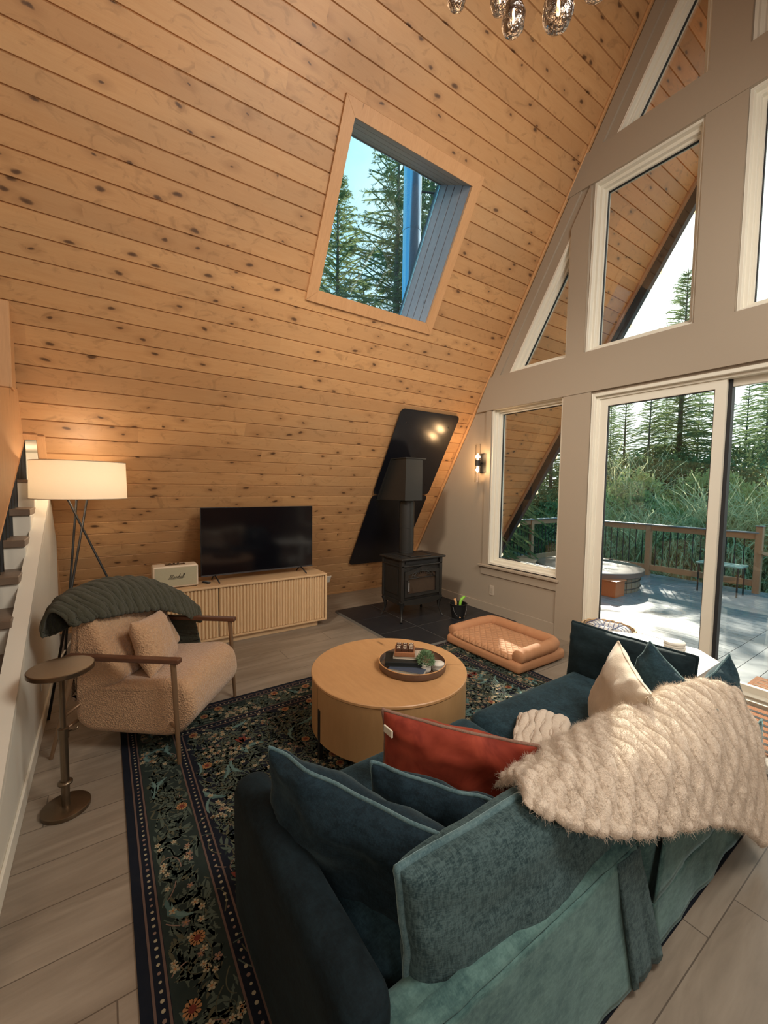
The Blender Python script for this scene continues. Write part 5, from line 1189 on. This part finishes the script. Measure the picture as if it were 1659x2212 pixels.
# ------------------------------------------------------------------ trees
def conifer(seed, H=10, R=2.1, lev=66, sparse=0.0):
    rn = random.Random(seed); g = G()
    for L in range(lev):
        t = (L+.5)/lev; z = H*(.06+.93*t); n = rn.randint(7, 9)
        for k in range(n):
            a = 2*pi*k/n+rn.random()*1.5+L*.7; ln = R*(1-t)**.80*rn.uniform(.65, 1.1)+.12
            if rn.random() < sparse: continue
            d = Vector((cos(a), sin(a), 0)); side = Vector((-sin(a), cos(a), 0)); rise = rn.uniform(.15, .45)*(.6+t); dr_ = rn.uniform(.30, .55)*(1-t)
            m = max(3, int(ln/.13)); prev = None
            for i in range(m+1):
                f = i/m; p = Vector((0, 0, z))+d*ln*f+Vector((0, 0, ln*(rise*f-dr_*f*f*1.4)))
                if prev is not None:
                    for sg in (-1, 1):
                        tl_ = (.10+.30*ln*.5*(1-f)**.7*f**.2)*rn.uniform(.6, 1.2); dd = (side*sg*rn.uniform(.7, 1)+d*rn.uniform(.5, 1)+Vector((0, 0, rn.uniform(-.45, .2)))).normalized()
                        w = dd.cross(Vector((rn.uniform(-.6, .6), rn.uniform(-.6, .6), 1))).normalized()*rn.uniform(.008, .015)
                        e = p+dd*tl_+Vector((0, 0, -.10*tl_)); mid = p.lerp(e, .5)
                        g.add([p, mid+w, e, mid-w], [(0, 1, 2, 3)])
                        for q in (.22, .42, .62, .82):
                            for s2 in (-1, 1):
                                b = p.lerp(e, q); c_ = b+(dd*.6+w.normalized()*s2*.8+Vector((0, 0, rn.uniform(-.3, .2)))).normalized()*tl_*.42; w2 = (c_-b).cross(Vector((0, 0, 1))).normalized()*.0065
                                g.add([b, b.lerp(c_, .5)+w2, c_, b.lerp(c_, .5)-w2], [(0, 1, 2, 3)])
                    w = Vector((0, 0, .018)); g.add([prev-w, p-w, p+w, prev+w], [(0, 1, 2, 3)])
                prev = p
    for k in range(5): a = k*1.3; g.add([(0, 0, H*.965), (.02*cos(a), .02*sin(a), H*.98), (0, 0, H*1.01), (-.02*cos(a), -.02*sin(a), H*.98)], [(0, 1, 2, 3)])
    return g
def make_tree(seed, **k):
    r = thing('conifer', 'x', 'tree'); H = k.get('H', 10)
    build(conifer(seed, **k), 'foliage', M['needle'], r)
    build(G().tube([(0, 0, -.6), (.03, .02, H*.4), (0, 0, H*.99)], [.14, .09, .012], 8), 'trunk', M['barkm'], r, smooth=True)
    return r
pros = [make_tree(1), make_tree(2, R=1.7, lev=50), make_tree(3, R=2.5, lev=54, sparse=.12)]
used = [False]*3
def plant(pros, used, k, x, y, z, s, rz, label, group, sz=None):
    o = pros[k] if not used[k] else copy_tree(pros[k]); 
    used[k] = True; o.location = (x, y, z); o.scale = (s, s, sz or s); o.rotation_euler = (0, 0, rz); o['label'] = label; o['group'] = group; return o
def pol(az, d): a = radians(az); return CX-d*cos(a), CY+d*sin(a)
rn = random.Random(5)
GF, GS = 'conifers beyond the deck railing', 'conifers seen through the skylight'
for (az, d, top) in [(46, 15, 5.2), (49, 18, 6.8), (51, 14.5, 5.4), (53.5, 17, 6.4), (56, 14, 5.6), (58.5, 17.5, 6.2), (61, 17.5, 6.0), (64, 19, 5.6), (66.5, 17, 5.2), (71, 20, 5.4), (73, 17, 5.0), (75, 22, 5.8), (79, 18, 5.4), (82, 21, 6.4), (85, 17, 5.6), (62.5, 24, 6.2), (68, 25, 6.2), (76.5, 25, 6.6), (43, 20, 8), (88, 22, 7), (40, 17, 7.5), (92, 18, 7)]:
    x, y = pol(az, d); zg = -1.0+.035*max(0, sqrt((x-4)**2+y*y)-8)
    plant(pros, used, rn.choice((0, 1, 2)), x, y, zg, (top-zg)/10, rn.random()*6, 'dark conifer beyond the deck, '+('visible low through the lower left window' if az < 57 else 'standing behind the left half of the sliding door view' if az < 67 else 'just left of the sliding door mullion' if az < 73 else 'seen through the right glass of the sliding door' if az < 80 else 'past the right edge of the door view'), GF)
for (az, d, top, lab) in [(69.3, 18, 9.15, 'tall conifer whose pointed top rises in the middle upper window'), (77.5, 19, 9.6, 'conifer top at the right edge seen through the upper right window')]:
    x, y = pol(az, d); plant(pros, used, 0 if az < 70 else 1, x, y, -.6, (top+.6)/10, 1.1, lab, GF)
for (az, d, top) in [(23.5, 9.6, 7.0), (27.5, 8.8, 7.8), (31, 9.6, 6.2), (35.5, 8.4, 8.8), (40, 9.2, 10.2), (20, 9.0, 6.0), (44, 10, 9.5)]:
    x, y = pol(az, d); plant(pros, used, rn.choice((0, 2)), x, y, -1, (top+1)/10, rn.random()*6, 'conifer seen through the skylight, '+('at its far left edge' if az < 22 else 'low at the left' if az < 25 else 'standing left of the middle gap of sky' if az < 29 else 'short and in the middle' if az < 33 else 'tall, left of the flue' if az < 38 else 'behind the flue' if az < 42 else 'right of the flue'), GS)
# bushes
def bush(seed, kind):
    rn = random.Random(seed); g = G()
    if kind == 'broom':
        for i in range(2200):
            a = rn.random()*6.28; b = Vector((rn.gauss(0, .38), rn.gauss(0, .38), rn.uniform(0, .62))); L = rn.uniform(.5, 1.05); el = rn.uniform(.1, 1.25)
            d = Vector((cos(a)*cos(el), sin(a)*cos(el), sin(el))); prev = b; w = d.cross(Vector((rn.random()-.5, rn.random()-.5, 1))).normalized()*.0075
            for k in range(5):
                q = prev+d*L/5; d = (d+Vector((0, 0, -.26))+Vector((rn.gauss(0, .06), rn.gauss(0, .06), 0))).normalized(); g.add([prev-w, q-w*.7, q+w*.7, prev+w], [(0, 1, 2, 3)])
                for s_ in (-1, 1):
                    e = q+(d+w.normalized()*s_*.7).normalized()*.075; v = (e-q).cross(Vector((0, 0, 1))).normalized()*.006; g.add([q-v, e, q+v], [(0, 1, 2)])
                prev = q
    else:
        for i in range(7000):
            z = rn.uniform(-.1, 1); a = rn.random()*6.28; r = sqrt(max(0, 1-z*z))*rn.uniform(.72, 1.02); bump_ = 1+.18*noise.noise(Vector((cos(a)*2.5, sin(a)*2.5, z*3+seed)))
            p = Vector((r*cos(a), r*sin(a), z*.95+.05))*bump_; d = Vector((rn.gauss(0, 1), rn.gauss(0, 1), rn.gauss(0, .7))).normalized(); w = d.orthogonal().normalized(); L = rn.uniform(.03, .055)
            g.add([p, p+d*L*.5+w*L*.3, p+d*L, p+d*L*.5-w*L*.3], [(0, 1, 2, 3)])
    return g
bp_ = []
for i, (k, m) in enumerate((('leaf', 'leafy'), ('broom', 'broom'), ('leaf', 'needle'))):
    r = thing('shrub', 'x', 'bush'); build(bush(40+i, k), 'foliage', M[m], r); build(G().tube([(0, 0, -.3), (0, 0, .4)], [.05, .02], 6).tube([(0, 0, .1), (.3, .2, .6)], [.03, .01], 6).tube([(0, 0, .1), (-.25, .25, .6)], [.03, .01], 6), 'stem', M['barkm'], r); bp_.append(r)
ub = [False]*3
BL = ['leafy olive shrub behind the deck railing', 'pale feathery broom shrub behind the deck railing', 'dark dense shrub low behind the deck railing']
for (k, az, d, R_, h) in [(2, 47, 12, 1.4, 2.4), (2, 51, 11.4, 1.3, 2.2), (2, 55, 11.8, 1.4, 2.6), (0, 60.0, 12.0, 1.5, 2.9), (1, 62.5, 11.2, 1.1, 1.9), (0, 65.5, 12.4, 1.5, 3.0), (1, 67, 11.0, 1.1, 1.8), (0, 68.7, 11.6, 1.2, 2.2), (1, 71, 11.4, 1.2, 2.1), (0, 72.5, 12.6, 1.6, 3.0), (1, 74.5, 11.3, 1.2, 2.2), (0, 77, 12.0, 1.4, 2.6), (1, 79, 11.8, 1.3, 2.3), (2, 65, 14.2, 1.9, 3.6), (2, 72.5, 14.6, 2.1, 3.5), (2, 80, 14, 2.0, 3.4), (0, 84, 13, 1.6, 2.8), (2, 59, 13.5, 1.8, 3.4), (2, 69, 14, 1.8, 3.5), (1, 63.5, 13, 1.5, 3.0), (1, 82, 11, 1.2, 2.2), (2, 88, 13, 1.9, 3), (2, 76, 16, 2.2, 4), (2, 68, 16, 2.2, 4)]:
    x, y = pol(az, d+1.5); o = plant(bp_, ub, k, x, y, -1.05, R_, rn.random()*6, BL[k]+(', seen through the lower left window' if az < 57 else ', at the left side of the door view' if az < 62 else ', in front of the left cedar post' if az < 66 else ', in the middle of the door view' if az < 70 else ', behind the rail left of the door mullion' if az < 73.5 else ', behind the patio table' if az < 78 else ', near the tall right post' if az < 81 else ', past the right edge of the view'), 'shrubs behind the deck railing', sz=h)
furry(thr, 120000, .008)
